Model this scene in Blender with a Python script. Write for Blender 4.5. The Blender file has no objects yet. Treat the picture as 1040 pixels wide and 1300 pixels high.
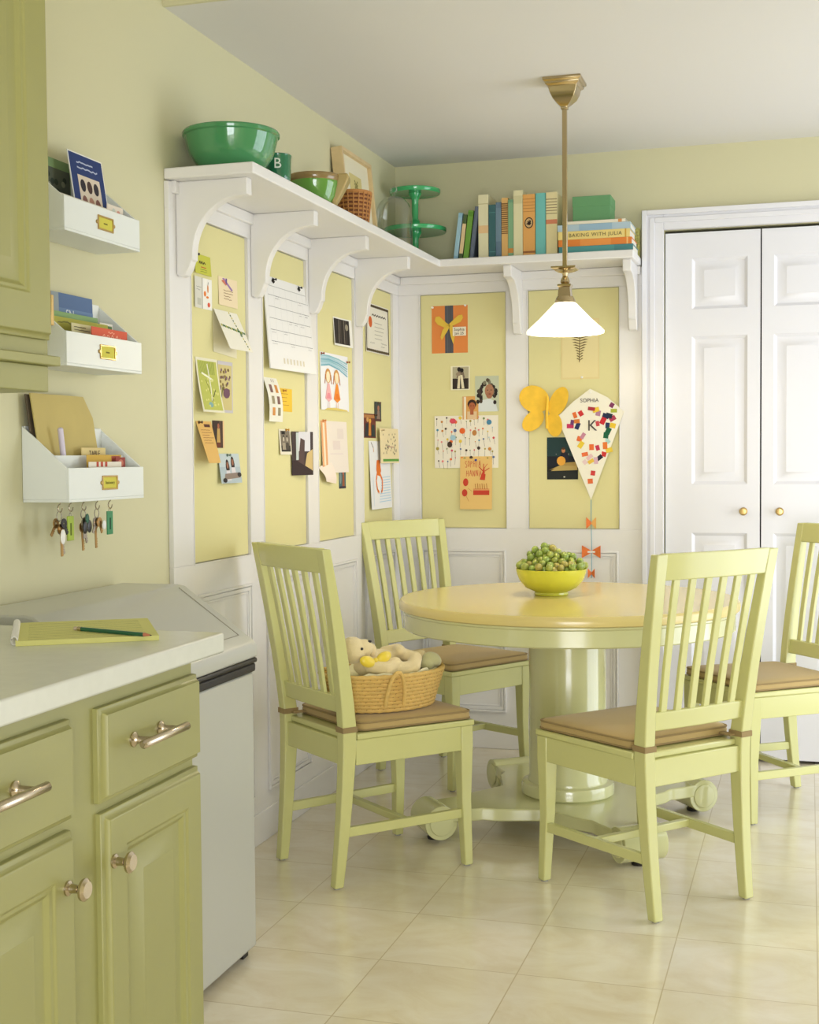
import bpy, bmesh, math, random
from mathutils import Vector, Matrix
random.seed(7)
PI = math.pi
S = bpy.context.scene
C = S.collection
R = math.radians

# ------------------------------------------------------------------ materials
def lin(c):
    o = []
    for v in c[:3]:
        v = v / 255.0
        o.append(v / 12.92 if v <= 0.04045 else ((v + 0.055) / 1.055) ** 2.4)
    return tuple(o) + (1.0,)
MATS = {}
def mat(name, col, rough=0.5, metal=0.0, spec=0.5, bump=0.0, bscale=200.0, coat=0.0, trans=0.0, emit=None, estr=0.0, sheen=0.0, var=0.0, vscale=6.0):
    if name in MATS: return MATS[name]
    m = bpy.data.materials.new(name); m.use_nodes = True
    nt = m.node_tree; b = nt.nodes['Principled BSDF']
    b.inputs['Base Color'].default_value = lin(col)
    b.inputs['Roughness'].default_value = rough
    b.inputs['Metallic'].default_value = metal
    b.inputs['Specular IOR Level'].default_value = spec
    if coat: b.inputs['Coat Weight'].default_value = coat; b.inputs['Coat Roughness'].default_value = 0.1
    if trans: b.inputs['Transmission Weight'].default_value = trans; b.inputs['IOR'].default_value = 1.45
    if sheen: b.inputs['Sheen Weight'].default_value = sheen
    if emit: b.inputs['Emission Color'].default_value = lin(emit); b.inputs['Emission Strength'].default_value = estr
    tc = nt.nodes.new('ShaderNodeTexCoord')
    if bump:
        n = nt.nodes.new('ShaderNodeTexNoise'); n.inputs['Scale'].default_value = bscale; n.inputs['Detail'].default_value = 3
        bp = nt.nodes.new('ShaderNodeBump'); bp.inputs['Strength'].default_value = bump; bp.inputs['Distance'].default_value = 0.002
        nt.links.new(tc.outputs['Object'], n.inputs['Vector']); nt.links.new(n.outputs['Fac'], bp.inputs['Height']); nt.links.new(bp.outputs['Normal'], b.inputs['Normal'])
    if var:
        n = nt.nodes.new('ShaderNodeTexNoise'); n.inputs['Scale'].default_value = vscale; n.inputs['Detail'].default_value = 4
        rp = nt.nodes.new('ShaderNodeValToRGB'); c = lin(col)
        rp.color_ramp.elements[0].position = 0.3; rp.color_ramp.elements[1].position = 0.7
        rp.color_ramp.elements[0].color = tuple(x * (1 - var) for x in c[:3]) + (1,)
        rp.color_ramp.elements[1].color = tuple(min(1, x * (1 + var)) for x in c[:3]) + (1,)
        nt.links.new(tc.outputs['Object'], n.inputs['Vector']); nt.links.new(n.outputs['Fac'], rp.inputs['Fac']); nt.links.new(rp.outputs['Color'], b.inputs['Base Color'])
    MATS[name] = m
    return m
def ink(c, rough=0.7):
    return mat('paint_%02x%02x%02x' % tuple(int(v) for v in c), c, rough, spec=0.3)

WALL = mat('wall_paint', (207, 203, 166), 0.6, bump=0.08, bscale=300)
CEIL = mat('ceiling_paint', (219, 217, 212), 0.8, bump=0.05, bscale=200)
TRIM = mat('white_trim_paint', (229, 227, 224), 0.3, bump=0.02, bscale=120)
DOORW = mat('white_door_paint', (229, 229, 234), 0.35)
BOARD = mat('yellow_board_fabric', (220, 213, 158), 0.9, spec=0.2, bump=0.25, bscale=900)
GREENP = mat('light_green_chair_paint', (203, 202, 134), 0.26, bump=0.03, bscale=60, coat=0.25)
TABLEP = mat('light_green_table_paint', (206, 206, 152), 0.2, coat=0.7)
TABLET = mat('table_top_paint', (222, 202, 130), 0.22, coat=0.3)
CABP = mat('green_cabinet_paint', (150, 148, 90), 0.38, bump=0.04, bscale=80, var=0.02, vscale=5)
CABU = mat('upper_cabinet_paint', (152, 150, 90), 0.4, bump=0.04, bscale=80)
COUNTER = mat('counter_laminate', (206, 207, 196), 0.25, var=0.02, vscale=40)
APPL = mat('appliance_enamel', (184, 184, 174), 0.3, coat=0.2)
BLACK = mat('black_rubber', (28, 24, 24), 0.5)
GAP = mat('dark_gap', (40, 34, 28), 0.9)
NICKEL = mat('brushed_nickel', (196, 182, 160), 0.25, metal=1.0)
BRASS = mat('polished_brass', (196, 166, 108), 0.3, metal=1.0)
OLDN = mat('lamp_nickel', (186, 168, 130), 0.18, metal=1.0)
CUSH = mat('tan_cushion_fabric', (182, 156, 98), 0.75, sheen=0.2, bump=0.2, bscale=700)
PIPE = mat('cushion_piping_fabric', (150, 128, 84), 0.8)
RACKW = mat('white_rack_paint', (226, 230, 226), 0.4)
OPAL = mat('opal_glass', (252, 250, 240), 0.25, emit=(255, 246, 222), estr=1.1)
JADE = mat('jade_green_glass', (70, 140, 88), 0.08, coat=0.6)
JADEL = mat('leaf_green_glaze', (98, 150, 62), 0.08, coat=0.6)
JADED = mat('deep_green_glaze', (40, 112, 78), 0.1, coat=0.6)
STAND = mat('emerald_milk_glass', (62, 170, 104), 0.12, coat=0.4)
BROWNG = mat('brown_rim_glaze', (140, 116, 70), 0.15, coat=0.4)
TANG = mat('tan_glaze', (172, 150, 92), 0.3)
WICK = mat('brown_wicker', (184, 128, 66), 0.6)
STRAW = mat('straw_rope', (214, 178, 100), 0.6, bump=0.5, bscale=300, var=0.1, vscale=60)
STRAWD = mat('straw_stitch', (150, 108, 48), 0.7)
CLOTH = mat('cream_cloth', (228, 222, 182), 0.85, bump=0.3, bscale=200)
PLUSH = mat('cream_plush', (226, 208, 160), 0.95, sheen=0.4, bump=0.7, bscale=350)
LIME = mat('lime_bowl_glaze', (204, 204, 62), 0.12, coat=0.5)
GLASS = mat('clear_glass', (255, 255, 255), 0.0, trans=1.0)
WPAGE = mat('white_pages', (228, 224, 210), 0.8)

def thin_glass():
    m = bpy.data.materials.new('thin_clear_glass'); m.use_nodes = True; nt = m.node_tree; nt.nodes.clear()
    out = nt.nodes.new('ShaderNodeOutputMaterial'); mx = nt.nodes.new('ShaderNodeMixShader'); tr = nt.nodes.new('ShaderNodeBsdfTransparent'); gl = nt.nodes.new('ShaderNodeBsdfGlossy'); fr = nt.nodes.new('ShaderNodeLayerWeight'); mu = nt.nodes.new('ShaderNodeMath'); mu.operation = 'MULTIPLY'; mu.inputs[1].default_value = 0.75
    fr.inputs['Blend'].default_value = 0.4; gl.inputs['Roughness'].default_value = 0.02; tr.inputs['Color'].default_value = (0.96, 0.97, 0.96, 1)
    nt.links.new(fr.outputs['Facing'], mu.inputs[0]); nt.links.new(mu.outputs['Value'], mx.inputs['Fac']); nt.links.new(tr.outputs['BSDF'], mx.inputs[1]); nt.links.new(gl.outputs['BSDF'], mx.inputs[2]); nt.links.new(mx.outputs['Shader'], out.inputs['Surface'])
    return m
def floor_mat():
    m = bpy.data.materials.new('floor_tiles'); m.use_nodes = True; nt = m.node_tree; b = nt.nodes['Principled BSDF']
    tc = nt.nodes.new('ShaderNodeTexCoord')
    br = nt.nodes.new('ShaderNodeTexBrick'); br.offset = 0.0; br.squash = 1.0
    br.inputs['Scale'].default_value = 1.0; br.inputs['Brick Width'].default_value = 0.34; br.inputs['Row Height'].default_value = 0.34
    br.inputs['Mortar Size'].default_value = 0.0016; br.inputs['Mortar Smooth'].default_value = 0.2; br.inputs['Bias'].default_value = 0
    br.inputs['Color1'].default_value = (0.0, 0, 0, 1); br.inputs['Color2'].default_value = (1, 1, 1, 1); br.inputs['Mortar'].default_value = (0.5, 0.5, 0.5, 1)
    nt.links.new(tc.outputs['Object'], br.inputs['Vector'])
    n1 = nt.nodes.new('ShaderNodeTexNoise'); n1.inputs['Scale'].default_value = 5.0; n1.inputs['Detail'].default_value = 8; n1.inputs['Roughness'].default_value = 0.65; n1.inputs['Distortion'].default_value = 0.8
    mp = nt.nodes.new('ShaderNodeMapping'); mp.inputs['Scale'].default_value = (1.0, 1.5, 1.0)
    nt.links.new(tc.outputs['Object'], mp.inputs['Vector'])
    # every tile gets its own cut of the marbling
    mx = nt.nodes.new('ShaderNodeVectorMath'); mx.operation = 'ADD'
    sc = nt.nodes.new('ShaderNodeVectorMath'); sc.operation = 'SCALE'; sc.inputs['Scale'].default_value = 9.0
    nt.links.new(br.outputs['Color'], sc.inputs[0]); nt.links.new(mp.outputs['Vector'], mx.inputs[0]); nt.links.new(sc.outputs['Vector'], mx.inputs[1])
    nt.links.new(mx.outputs['Vector'], n1.inputs['Vector'])
    rp = nt.nodes.new('ShaderNodeValToRGB'); e = rp.color_ramp.elements
    e[0].position = 0.30; e[0].color = lin((224, 209, 176)); e[1].position = 0.66; e[1].color = lin((240, 232, 212))
    x = rp.color_ramp.elements.new(0.48); x.color = lin((233, 222, 196))
    nt.links.new(n1.outputs['Fac'], rp.inputs['Fac'])
    mm = nt.nodes.new('ShaderNodeMixRGB'); mm.inputs['Color2'].default_value = lin((200, 182, 142))
    nt.links.new(br.outputs['Fac'], mm.inputs['Fac']); nt.links.new(rp.outputs['Color'], mm.inputs['Color1']); nt.links.new(mm.outputs['Color'], b.inputs['Base Color'])
    b.inputs['Roughness'].default_value = 0.3; b.inputs['Coat Weight'].default_value = 0.9; b.inputs['Coat Roughness'].default_value = 0.14
    bp = nt.nodes.new('ShaderNodeBump'); bp.inputs['Strength'].default_value = 0.25; bp.inputs['Distance'].default_value = 0.001; bp.invert = True
    nt.links.new(br.outputs['Fac'], bp.inputs['Height']); nt.links.new(bp.outputs['Normal'], b.inputs['Normal'])
    return m
FLOOR = floor_mat()
GLASS = thin_glass()

# ------------------------------------------------------------------ mesh helpers
class MB:
    def __init__(s, *mats):
        s.bm = bmesh.new(); s.mats = list(mats); s.cur = 0; s.T = None
    def m(s, material):
        if material not in s.mats: s.mats.append(material)
        s.cur = s.mats.index(material); return s
    def v(s, p):
        p = Vector(p)
        if s.T is not None: p = s.T @ p
        return s.bm.verts.new(p)
    def f(s, vs, smooth=False):
        try:
            fc = s.bm.faces.new(vs)
        except ValueError:
            return
        fc.material_index = s.cur; fc.smooth = smooth
        return fc
    def hexa(s, lo, hi):
        a = [s.v(p) for p in lo]; b = [s.v(p) for p in hi]; n = len(a)
        s.f(list(reversed(a))); s.f(b)
        for i in range(n): s.f([a[i], a[(i + 1) % n], b[(i + 1) % n], b[i]])
        return s
    def box(s, x0, x1, y0, y1, z0, z1):
        return s.hexa([(x0, y0, z0), (x1, y0, z0), (x1, y1, z0), (x0, y1, z0)], [(x0, y0, z1), (x1, y0, z1), (x1, y1, z1), (x0, y1, z1)])
    def prism(s, poly, axis, a0, a1):
        def P(p, a):
            if axis == 'x': return (a, p[0], p[1])
            if axis == 'y': return (p[0], a, p[1])
            return (p[0], p[1], a)
        return s.hexa([P(p, a0) for p in poly], [P(p, a1) for p in poly])
    def loft(s, secs, smooth=False, cap=True, closed=True):
        rings = [[s.v(p) for p in sec] for sec in secs]
        for a, b in zip(rings, rings[1:]):
            n = len(a)
            for i in range(n if closed else n - 1): s.f([a[i], a[(i + 1) % n], b[(i + 1) % n], b[i]], smooth)
        if cap: s.f(list(reversed(rings[0]))); s.f(rings[-1])
        return s
    def lathe(s, prof, c=(0, 0, 0), seg=32, sx=1.0, sy=1.0, smooth=True, ang=0.0):
        rings = []
        for r, z in prof:
            if r < 1e-6: rings.append([s.v((c[0], c[1], c[2] + z))])
            else: rings.append([s.v((c[0] + sx * r * math.cos(ang + 2 * PI * i / seg), c[1] + sy * r * math.sin(ang + 2 * PI * i / seg), c[2] + z)) for i in range(seg)])
        for a, b in zip(rings, rings[1:]):
            for i in range(seg):
                j = (i + 1) % seg
                if len(a) == 1 and len(b) == 1: continue
                if len(a) == 1: s.f([a[0], b[j], b[i]], smooth)
                elif len(b) == 1: s.f([a[i], a[j], b[0]], smooth)
                else: s.f([a[i], a[j], b[j], b[i]], smooth)
        return s
    def tube(s, pts, r, seg=8, closed=False, smooth=True, flat=1.0):
        pts = [Vector(p) for p in pts]; n = len(pts); rings = []
        up = Vector((0, 0, 1))
        for i, p in enumerate(pts):
            if closed: t = pts[(i + 1) % n] - pts[i - 1]
            else: t = pts[min(i + 1, n - 1)] - pts[max(i - 1, 0)]
            if t.length < 1e-9: t = Vector((0, 0, 1))
            t.normalize()
            a = t.cross(up)
            if a.length < 0.05: a = t.cross(Vector((1, 0, 0)))
            a.normalize(); b = a.cross(t)
            rr = r[i] if isinstance(r, (list, tuple)) else r
            rings.append([s.v(p + a * rr * math.cos(2 * PI * k / seg) + b * rr * flat * math.sin(2 * PI * k / seg)) for k in range(seg)])
        m = n if closed else n - 1
        for i in range(m):
            a, b = rings[i], rings[(i + 1) % n]
            for k in range(seg): s.f([a[k], a[(k + 1) % seg], b[(k + 1) % seg], b[k]], smooth)
        if not closed: s.f(list(reversed(rings[0]))); s.f(rings[-1])
        return s
    def ball(s, c, rx, ry=None, rz=None, seg=16, rot=None):
        ry = rx if ry is None else ry; rz = rx if rz is None else rz
        M = rot or Matrix.Identity(3); rings = []; h = seg // 2
        for j in range(h + 1):
            th = PI * j / h
            if j in (0, h): rings.append([s.v(Vector(c) + M @ Vector((0, 0, rz * math.cos(th))))])
            else: rings.append([s.v(Vector(c) + M @ Vector((rx * math.sin(th) * math.cos(2 * PI * i / seg), ry * math.sin(th) * math.sin(2 * PI * i / seg), rz * math.cos(th)))) for i in range(seg)])
        for a, b in zip(rings, rings[1:]):
            for i in range(seg):
                j = (i + 1) % seg
                if len(a) == 1: s.f([a[0], b[i], b[j]], True)
                elif len(b) == 1: s.f([a[i], b[0], a[j]], True)
                else: s.f([a[i], b[i], b[j], a[j]], True)
        return s
    def build(s, name, parent=None, loc=(0, 0, 0), rot=(0, 0, 0), bevel=0.0, bseg=2, remesh=0.0, sub=0):
        bmesh.ops.recalc_face_normals(s.bm, faces=s.bm.faces)
        me = bpy.data.meshes.new(name); s.bm.to_mesh(me); s.bm.free()
        if not remesh: me.set_sharp_from_angle(angle=R(38))
        for m in s.mats: me.materials.append(m)
        o = bpy.data.objects.new(name, me); C.objects.link(o)
        o.location = loc; o.rotation_euler = rot
        if parent: o.parent = parent
        if remesh:
            md = o.modifiers.new('remesh', 'REMESH'); md.mode = 'VOXEL'; md.voxel_size = remesh; md.use_smooth_shade = True
            sm = o.modifiers.new('smooth', 'SMOOTH'); sm.iterations = 4
        if bevel:
            md = o.modifiers.new('bevel', 'BEVEL'); md.width = bevel; md.segments = bseg; md.limit_method = 'ANGLE'; md.angle_limit = R(40)
        if sub:
            md = o.modifiers.new('sub', 'SUBSURF'); md.levels = sub; md.render_levels = sub
        return o
def tag(o, label, cat, group=None, kind=None):
    o['label'] = label; o['category'] = cat
    if group: o['group'] = group
    if kind: o['kind'] = kind
    return o
def thing(name, label, cat, loc=(0, 0, 0), rz=0.0, group=None):
    o = bpy.data.objects.new(name, None); C.objects.link(o); o.location = loc; o.rotation_euler = (0, 0, rz); o.empty_display_size = 0.05
    return tag(o, label, cat, group)
def struct(o, label=None, cat=None):
    o['kind'] = 'structure'
    if label: o['label'] = label
    if cat: o['category'] = cat
    return o
def children(o): return [c for c in bpy.data.objects if c.parent == o]
def copy_tree(o, parent=None):
    c = o.copy(); C.objects.link(c); c.parent = parent
    for ch in children(o): copy_tree(ch, c)
    return c
def text_into(mb, s, size, T, material, depth=0.0003, align='CENTER', spacing=1.0):
    cu = bpy.data.curves.new('t', 'FONT'); cu.body = s; cu.size = size; cu.align_x = align; cu.align_y = 'CENTER'; cu.extrude = depth; cu.resolution_u = 3; cu.space_character = spacing
    ob = bpy.data.objects.new('t', cu); me = ob.to_mesh()
    mb.m(material)
    vs = [mb.bm.verts.new(T @ v.co) for v in me.vertices]
    for p in me.polygons: mb.f([vs[i] for i in p.vertices])
    ob.to_mesh_clear(); bpy.data.objects.remove(ob); bpy.data.curves.remove(cu)
def axes(u, v, n, o=(0, 0, 0)):
    M = Matrix.Identity(4)
    for i, a in enumerate((u, v, n)):
        for j in range(3): M[j][i] = a[j]
    for j in range(3): M[j][3] = o[j]
    return M
LEFTW = lambda y, z, x=0.0: axes((0, 1, 0), (0, 0, 1), (1, 0, 0), (x, y, z))     # frame on the left wall: u along +y, v up, n into the room
BACKW = lambda x, z, y=0.0: axes((1, 0, 0), (0, 0, 1), (0, -1, 0), (x, y, z))

# ------------------------------------------------------------------ room
H = 2.44; XR = 3.4; YF = -7.2; YS = -2.10; HK = 2.72; PX = 1.034
struct(MB(FLOOR).box(-0.1, XR + 0.1, YF, 0.1, -0.1, 0.0).build('floor'), 'cream marbled floor of square tiles', 'floor')
struct(MB(WALL).box(-0.1, 0.0, YF, 0.1, 0, 2.8).build('wall_left'), 'pale yellow green wall on the left', 'wall')
DX0 = 1.1183; DX1 = 2.61; DZ = 2.114
b = MB(WALL).box(0, DX0, 0, 0.1, 0, 2.8).box(DX1, XR + 0.1, 0, 0.1, 0, 2.8).box(DX0, DX1, 0, 0.1, DZ, 2.8)
b.m(GAP).box(DX0, DX1, 0.075, 0.1, 0, DZ)
struct(b.build('wall_back'), 'pale yellow green wall behind the table', 'wall')
WY0, WY1, WZ0, WZ1 = -2.05, -0.15, 0.05, 2.15
b = MB(WALL).box(XR, XR + 0.1, YF, WY0, 0, 2.8).box(XR, XR + 0.1, WY1, 0, 0, 2.8).box(XR, XR + 0.1, WY0, WY1, WZ1, 2.8).box(XR, XR + 0.1, WY0, WY1, 0, WZ0)
struct(b.build('wall_right'))
b = MB(WALL).box(0, 1.5, YF - 0.1, YF, 0, 2.8).box(3.3, XR, YF - 0.1, YF, 0, 2.8).box(1.5, 3.3, YF - 0.1, YF, 0, 0.05).box(1.5, 3.3, YF - 0.1, YF, 1.95, 2.8)
struct(b.build('wall_front'))
struct(MB(CEIL).box(-0.1, XR + 0.1, YS, 0.1, H, H + 0.4).build('ceiling'), 'flat white ceiling over the breakfast nook', 'ceiling')
struct(MB(CEIL).box(-0.1, XR + 0.1, YF, YS - 0.012, HK, HK + 0.1).build('ceiling'), 'higher kitchen ceiling', 'ceiling')
struct(MB(WALL).box(0, XR, YS - 0.012, YS, H, HK).build('trim_1'), 'painted step face where the ceiling drops', 'trim')
# windows of the room (right wall and behind the camera)
def window(name, T, w, h, nx, nz):
    f = MB(TRIM); f.T = T
    f.box(-0.04, w + 0.04, -0.04, 0.03, -0.05, 0.03).box(-0.04, w + 0.04, h - 0.03, h + 0.04, -0.05, 0.03)
    f.box(-0.04, 0.03, 0.03, h - 0.03, -0.05, 0.03).box(w - 0.03, w + 0.04, 0.03, h - 0.03, -0.05, 0.03)
    for i in range(1, nx): f.box(w * i / nx - 0.02, w * i / nx + 0.02, 0.03, h - 0.03, -0.03, 0.0)
    for j in range(1, nz): f.box(0.03, w - 0.03, h * j / nz - 0.012, h * j / nz + 0.012, -0.025, -0.005)
    return struct(f.build(name, bevel=0.002), 'white framed window', 'window')
window('window_1', axes((0, 1, 0), (0, 0, 1), (-1, 0, 0), (XR, WY0, WZ0)), WY1 - WY0, WZ1 - WZ0, 4, 3)
window('window_2', axes((1, 0, 0), (0, 0, 1), (0, 1, 0), (1.5, YF, 0.05)), 1.8, 1.9, 3, 3)

# ------------------------------------------------------------------ panelling with recessed boards
ZT, ZB = 1.8989, 0.9224; PT = 0.014
LP = [(-1.990, -1.596), (-1.481, -1.096), (-0.988, -0.593), (-0.490, -0.101)]
BP = [(0.108, 0.4755), (0.568, 0.9415)]
def panelling(name, T, u0, u1, cols, label):
    b = MB(TRIM); b.T = T
    b.box(u0, u1, ZT, 1.972, 0.0, PT)
    b.box(u0, u1, 0.10, ZB, 0.0, PT)
    ed = [u0] + [q for c in cols for q in c] + [u1]
    for i in range(0, len(ed), 2): b.box(ed[i], ed[i + 1], ZB, ZT, 0.0, PT)
    for c0, c1 in cols:                      # moulding frames of the lower panels
        a0, a1, z0, z1 = c0 + 0.004, c1 - 0.004, 0.155, 0.834
        for k, (w, n) in enumerate(((0.010, 0.009), (0.022, 0.005), (0.028, 0.003))):
            e = (0, 0.010, 0.0245)[k]; t = (0.008, 0.012, 0.006)[k]
            A0, A1, B0, B1 = a0 + e, a1 - e, z0 + e, z1 - e
            b.box(A0, A1, B1 - t, B1, PT, PT + n).box(A0, A1, B0, B0 + t, PT, PT + n)
            b.box(A0, A0 + t, B0 + t, B1 - t, PT, PT + n).box(A1 - t, A1, B0 + t, B1 - t, PT, PT + n)
    # thin bead round each board opening
    for c0, c1 in cols:
        t = 0.004
        b.box(c0 - t, c1 + t, ZT, ZT + t, PT, PT + 0.002).box(c0 - t, c1 + t, ZB - t, ZB, PT, PT + 0.002)
        b.box(c0 - t, c0, ZB, ZT, PT, PT + 0.002).box(c1, c1 + t, ZB, ZT, PT, PT + 0.002)
    return struct(b.build(name, bevel=0.0012, bseg=1), label, 'panelling')
MBF = Matrix(((1, 0, 0, 0), (0, 0, 1, 0), (0, 0, 0, 0), (0, 0, 0, 1)))
TL = LEFTW(0, 0); TBK = BACKW(0, 0)
panelling('trim_2', TL, -2.120, 0.0, LP, 'white panelling with recessed boards along the left wall')
panelling('trim_3', TBK, PT, PX, BP, 'white panelling with recessed boards on the back wall')
b = MB(TRIM); b.T = TL
b.box(-2.13, 0.0, 0, 0.10, 0, 0.018)
struct(b.build('baseboard_left', bevel=0.003), 'white baseboard under the left panelling', 'baseboard')
b = MB(TRIM); b.T = TBK; b.box(0.018, PX, 0, 0.10, 0, 0.018)
struct(b.build('baseboard_back', bevel=0.003), 'white baseboard under the back panelling', 'baseboard')
BL = ['yellow fabric pin board left of the calendar, nearest the letter racks', 'yellow fabric pin board holding the white calendar',
      'yellow fabric pin board with the drawing of two long-haired girls', 'narrow looking yellow fabric pin board with the bordered certificate, by the corner']
for (a0, a1), lb in zip(LP, BL):
    o = MB(BOARD).box(0.0, 0.007, a0 + 0.003, a1 - 0.003, ZB + 0.003, ZT - 0.003).build('pin_board', loc=(0, 0, 0)); tag(o, lb, 'pin board', 'yellow boards set in the panelling')
for (a0, a1), lb in zip(BP, ['yellow fabric pin board with the orange gift-shaped card on the back wall', 'yellow fabric pin board behind the kite and the hanging lamp']):
    o = MB(BOARD).box(a0 + 0.003, a1 - 0.003, -0.007, 0.0, ZB + 0.003, ZT - 0.003).build('pin_board'); tag(o, lb, 'pin board', 'yellow boards set in the panelling')

# ------------------------------------------------------------------ shelf
shelf = thing('wall_shelf', 'long white L-shaped shelf on curved brackets running above the pin boards', 'shelf', (0, 0, 1.97))
b = MB(TRIM); b.prism([(0.0, -2.12), (0.263, -2.12), (0.263, -0.263), (1.030, -0.263), (1.030, 0.0), (0.0, 0.0)], 'z', 0.006, 0.0365)
b.build('shelf_board', shelf, bevel=0.004)
b = MB(TRIM).box(0.0, PT + 0.012, -2.10, 0.0, -0.028, 0.0055).box(PT + 0.012, 1.028, -PT - 0.012, 0, -0.028, 0.0055)
b.build('cleat', shelf, bevel=0.003)
def bracket(T):
    prof = [(0.0, 0.0), (0.212, 0.0), (0.212, -0.045)]
    N = 14
    prof.append((0.200, -0.047))
    for i in range(N + 1):
        t = i / N * PI / 2
        prof.append((0.192 - 0.142 * math.sin(t), -0.200 + 0.152 * math.cos(t)))
    prof += [(0.050, -0.213), (0.045, -0.215), (0.038, -0.236), (0.026, -0.254), (0.012, -0.258), (0.0, -0.252)]
    b = MB(TRIM); b.T = T
    b.hexa([(-0.0165, p[0], p[1]) for p in prof], [(0.0165, p[0], p[1]) for p in prof])
    b.build('bracket', shelf, bevel=0.003)
for y in (-2.062, -1.552, -1.055, -0.560): bracket(axes((0, 1, 0), (1, 0, 0), (0, 0, 1), (PT, y, 0.006)))
for x in (0.530, 1.000): bracket(axes((1, 0, 0), (0, -1, 0), (0, 0, 1), (x, -PT, 0.006)))

# ------------------------------------------------------------------ closet doors
b = MB(DOORW)
b.box(PX, DX0, -0.022, 0.0, 0, 2.192).box(DX0, DX1, -0.022, 0.0, DZ, 2.192).box(DX1, DX1 + 0.085, -0.022, 0, 0, 2.192)
for i, (e, n) in enumerate(((0.0, 0.012), (0.030, 0.006))):
    b.box(PX + e, PX + e + 0.020, -0.022 - n, -0.022, 0, 2.192 - e).box(PX + e + 0.020, DX1 + 0.085 - e, -0.022 - n, -0.022, 2.172 - e, 2.192 - e)
struct(b.build('trim_4', bevel=0.002), 'white casing round the closet doors', 'door casing')
LW = (DX1 - DX0) / 4
def leaf(i, name, label):
    x0 = DX0 + i * LW + 0.004; x1 = DX0 + (i + 1) * LW - 0.0015
    inner = (i % 2 == 0)
    p0, p1 = (DX0 + i * LW + 0.108, DX0 + (i + 1) * LW - 0.050) if inner else (DX0 + i * LW + 0.050, DX0 + (i + 1) * LW - 0.108)
    zs = [(0.20, 0.910), (1.104, 1.692), (1.799, 2.000)]
    yf, yb = 0.012, 0.045; b = MB(DOORW)
    zz = [0.014] + [q for z in zs for q in z] + [DZ - 0.012]
    b.box(x0, p0, yf, yb, zz[0], zz[-1]).box(p1, x1, yf, yb, zz[0], zz[-1])
    for k in range(0, len(zz), 2): b.box(p0, p1, yf, yb, zz[k], zz[k + 1])
    for z0, z1 in zs:                         # sloping recess and raised field
        ring = lambda e, y: [(p0 + e, y, z0 + e), (p1 - e, y, z0 + e), (p1 - e, y, z1 - e), (p0 + e, y, z1 - e)]
        b.loft([ring(0, yf), ring(0.012, yf + 0.011), ring(0.026, yf + 0.011), ring(0.048, yf + 0.001)], cap=False)
        b.f([b.v(p) for p in ring(0.048, yf + 0.001)])
    o = struct(b.build(name, bevel=0.0), label, 'door')
    return o
l1 = leaf(0, 'door_1', 'left leaf of the white panelled closet door'); l2 = leaf(1, 'door_2', 'right leaf in view of the white panelled closet door')
leaf(2, 'door_3', 'further closet door leaf'); leaf(3, 'door_4', 'far closet door leaf')
for o, x in ((l1, 1.428), (l2, 1.566)):
    k = MB(BRASS); k.T = axes((1, 0, 0), (0, 0, 1), (0, -1, 0), (x, 0.012, 0.997))
    k.lathe([(0.0, 0), (0.015, 0.0), (0.015, 0.003), (0.006, 0.005), (0.006, 0.016), (0.014, 0.021), (0.016, 0.028), (0.011, 0.034), (0.0, 0.035)], seg=20)
    k.build('door_knob', o)['label'] = 'small round brass knob'

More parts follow.
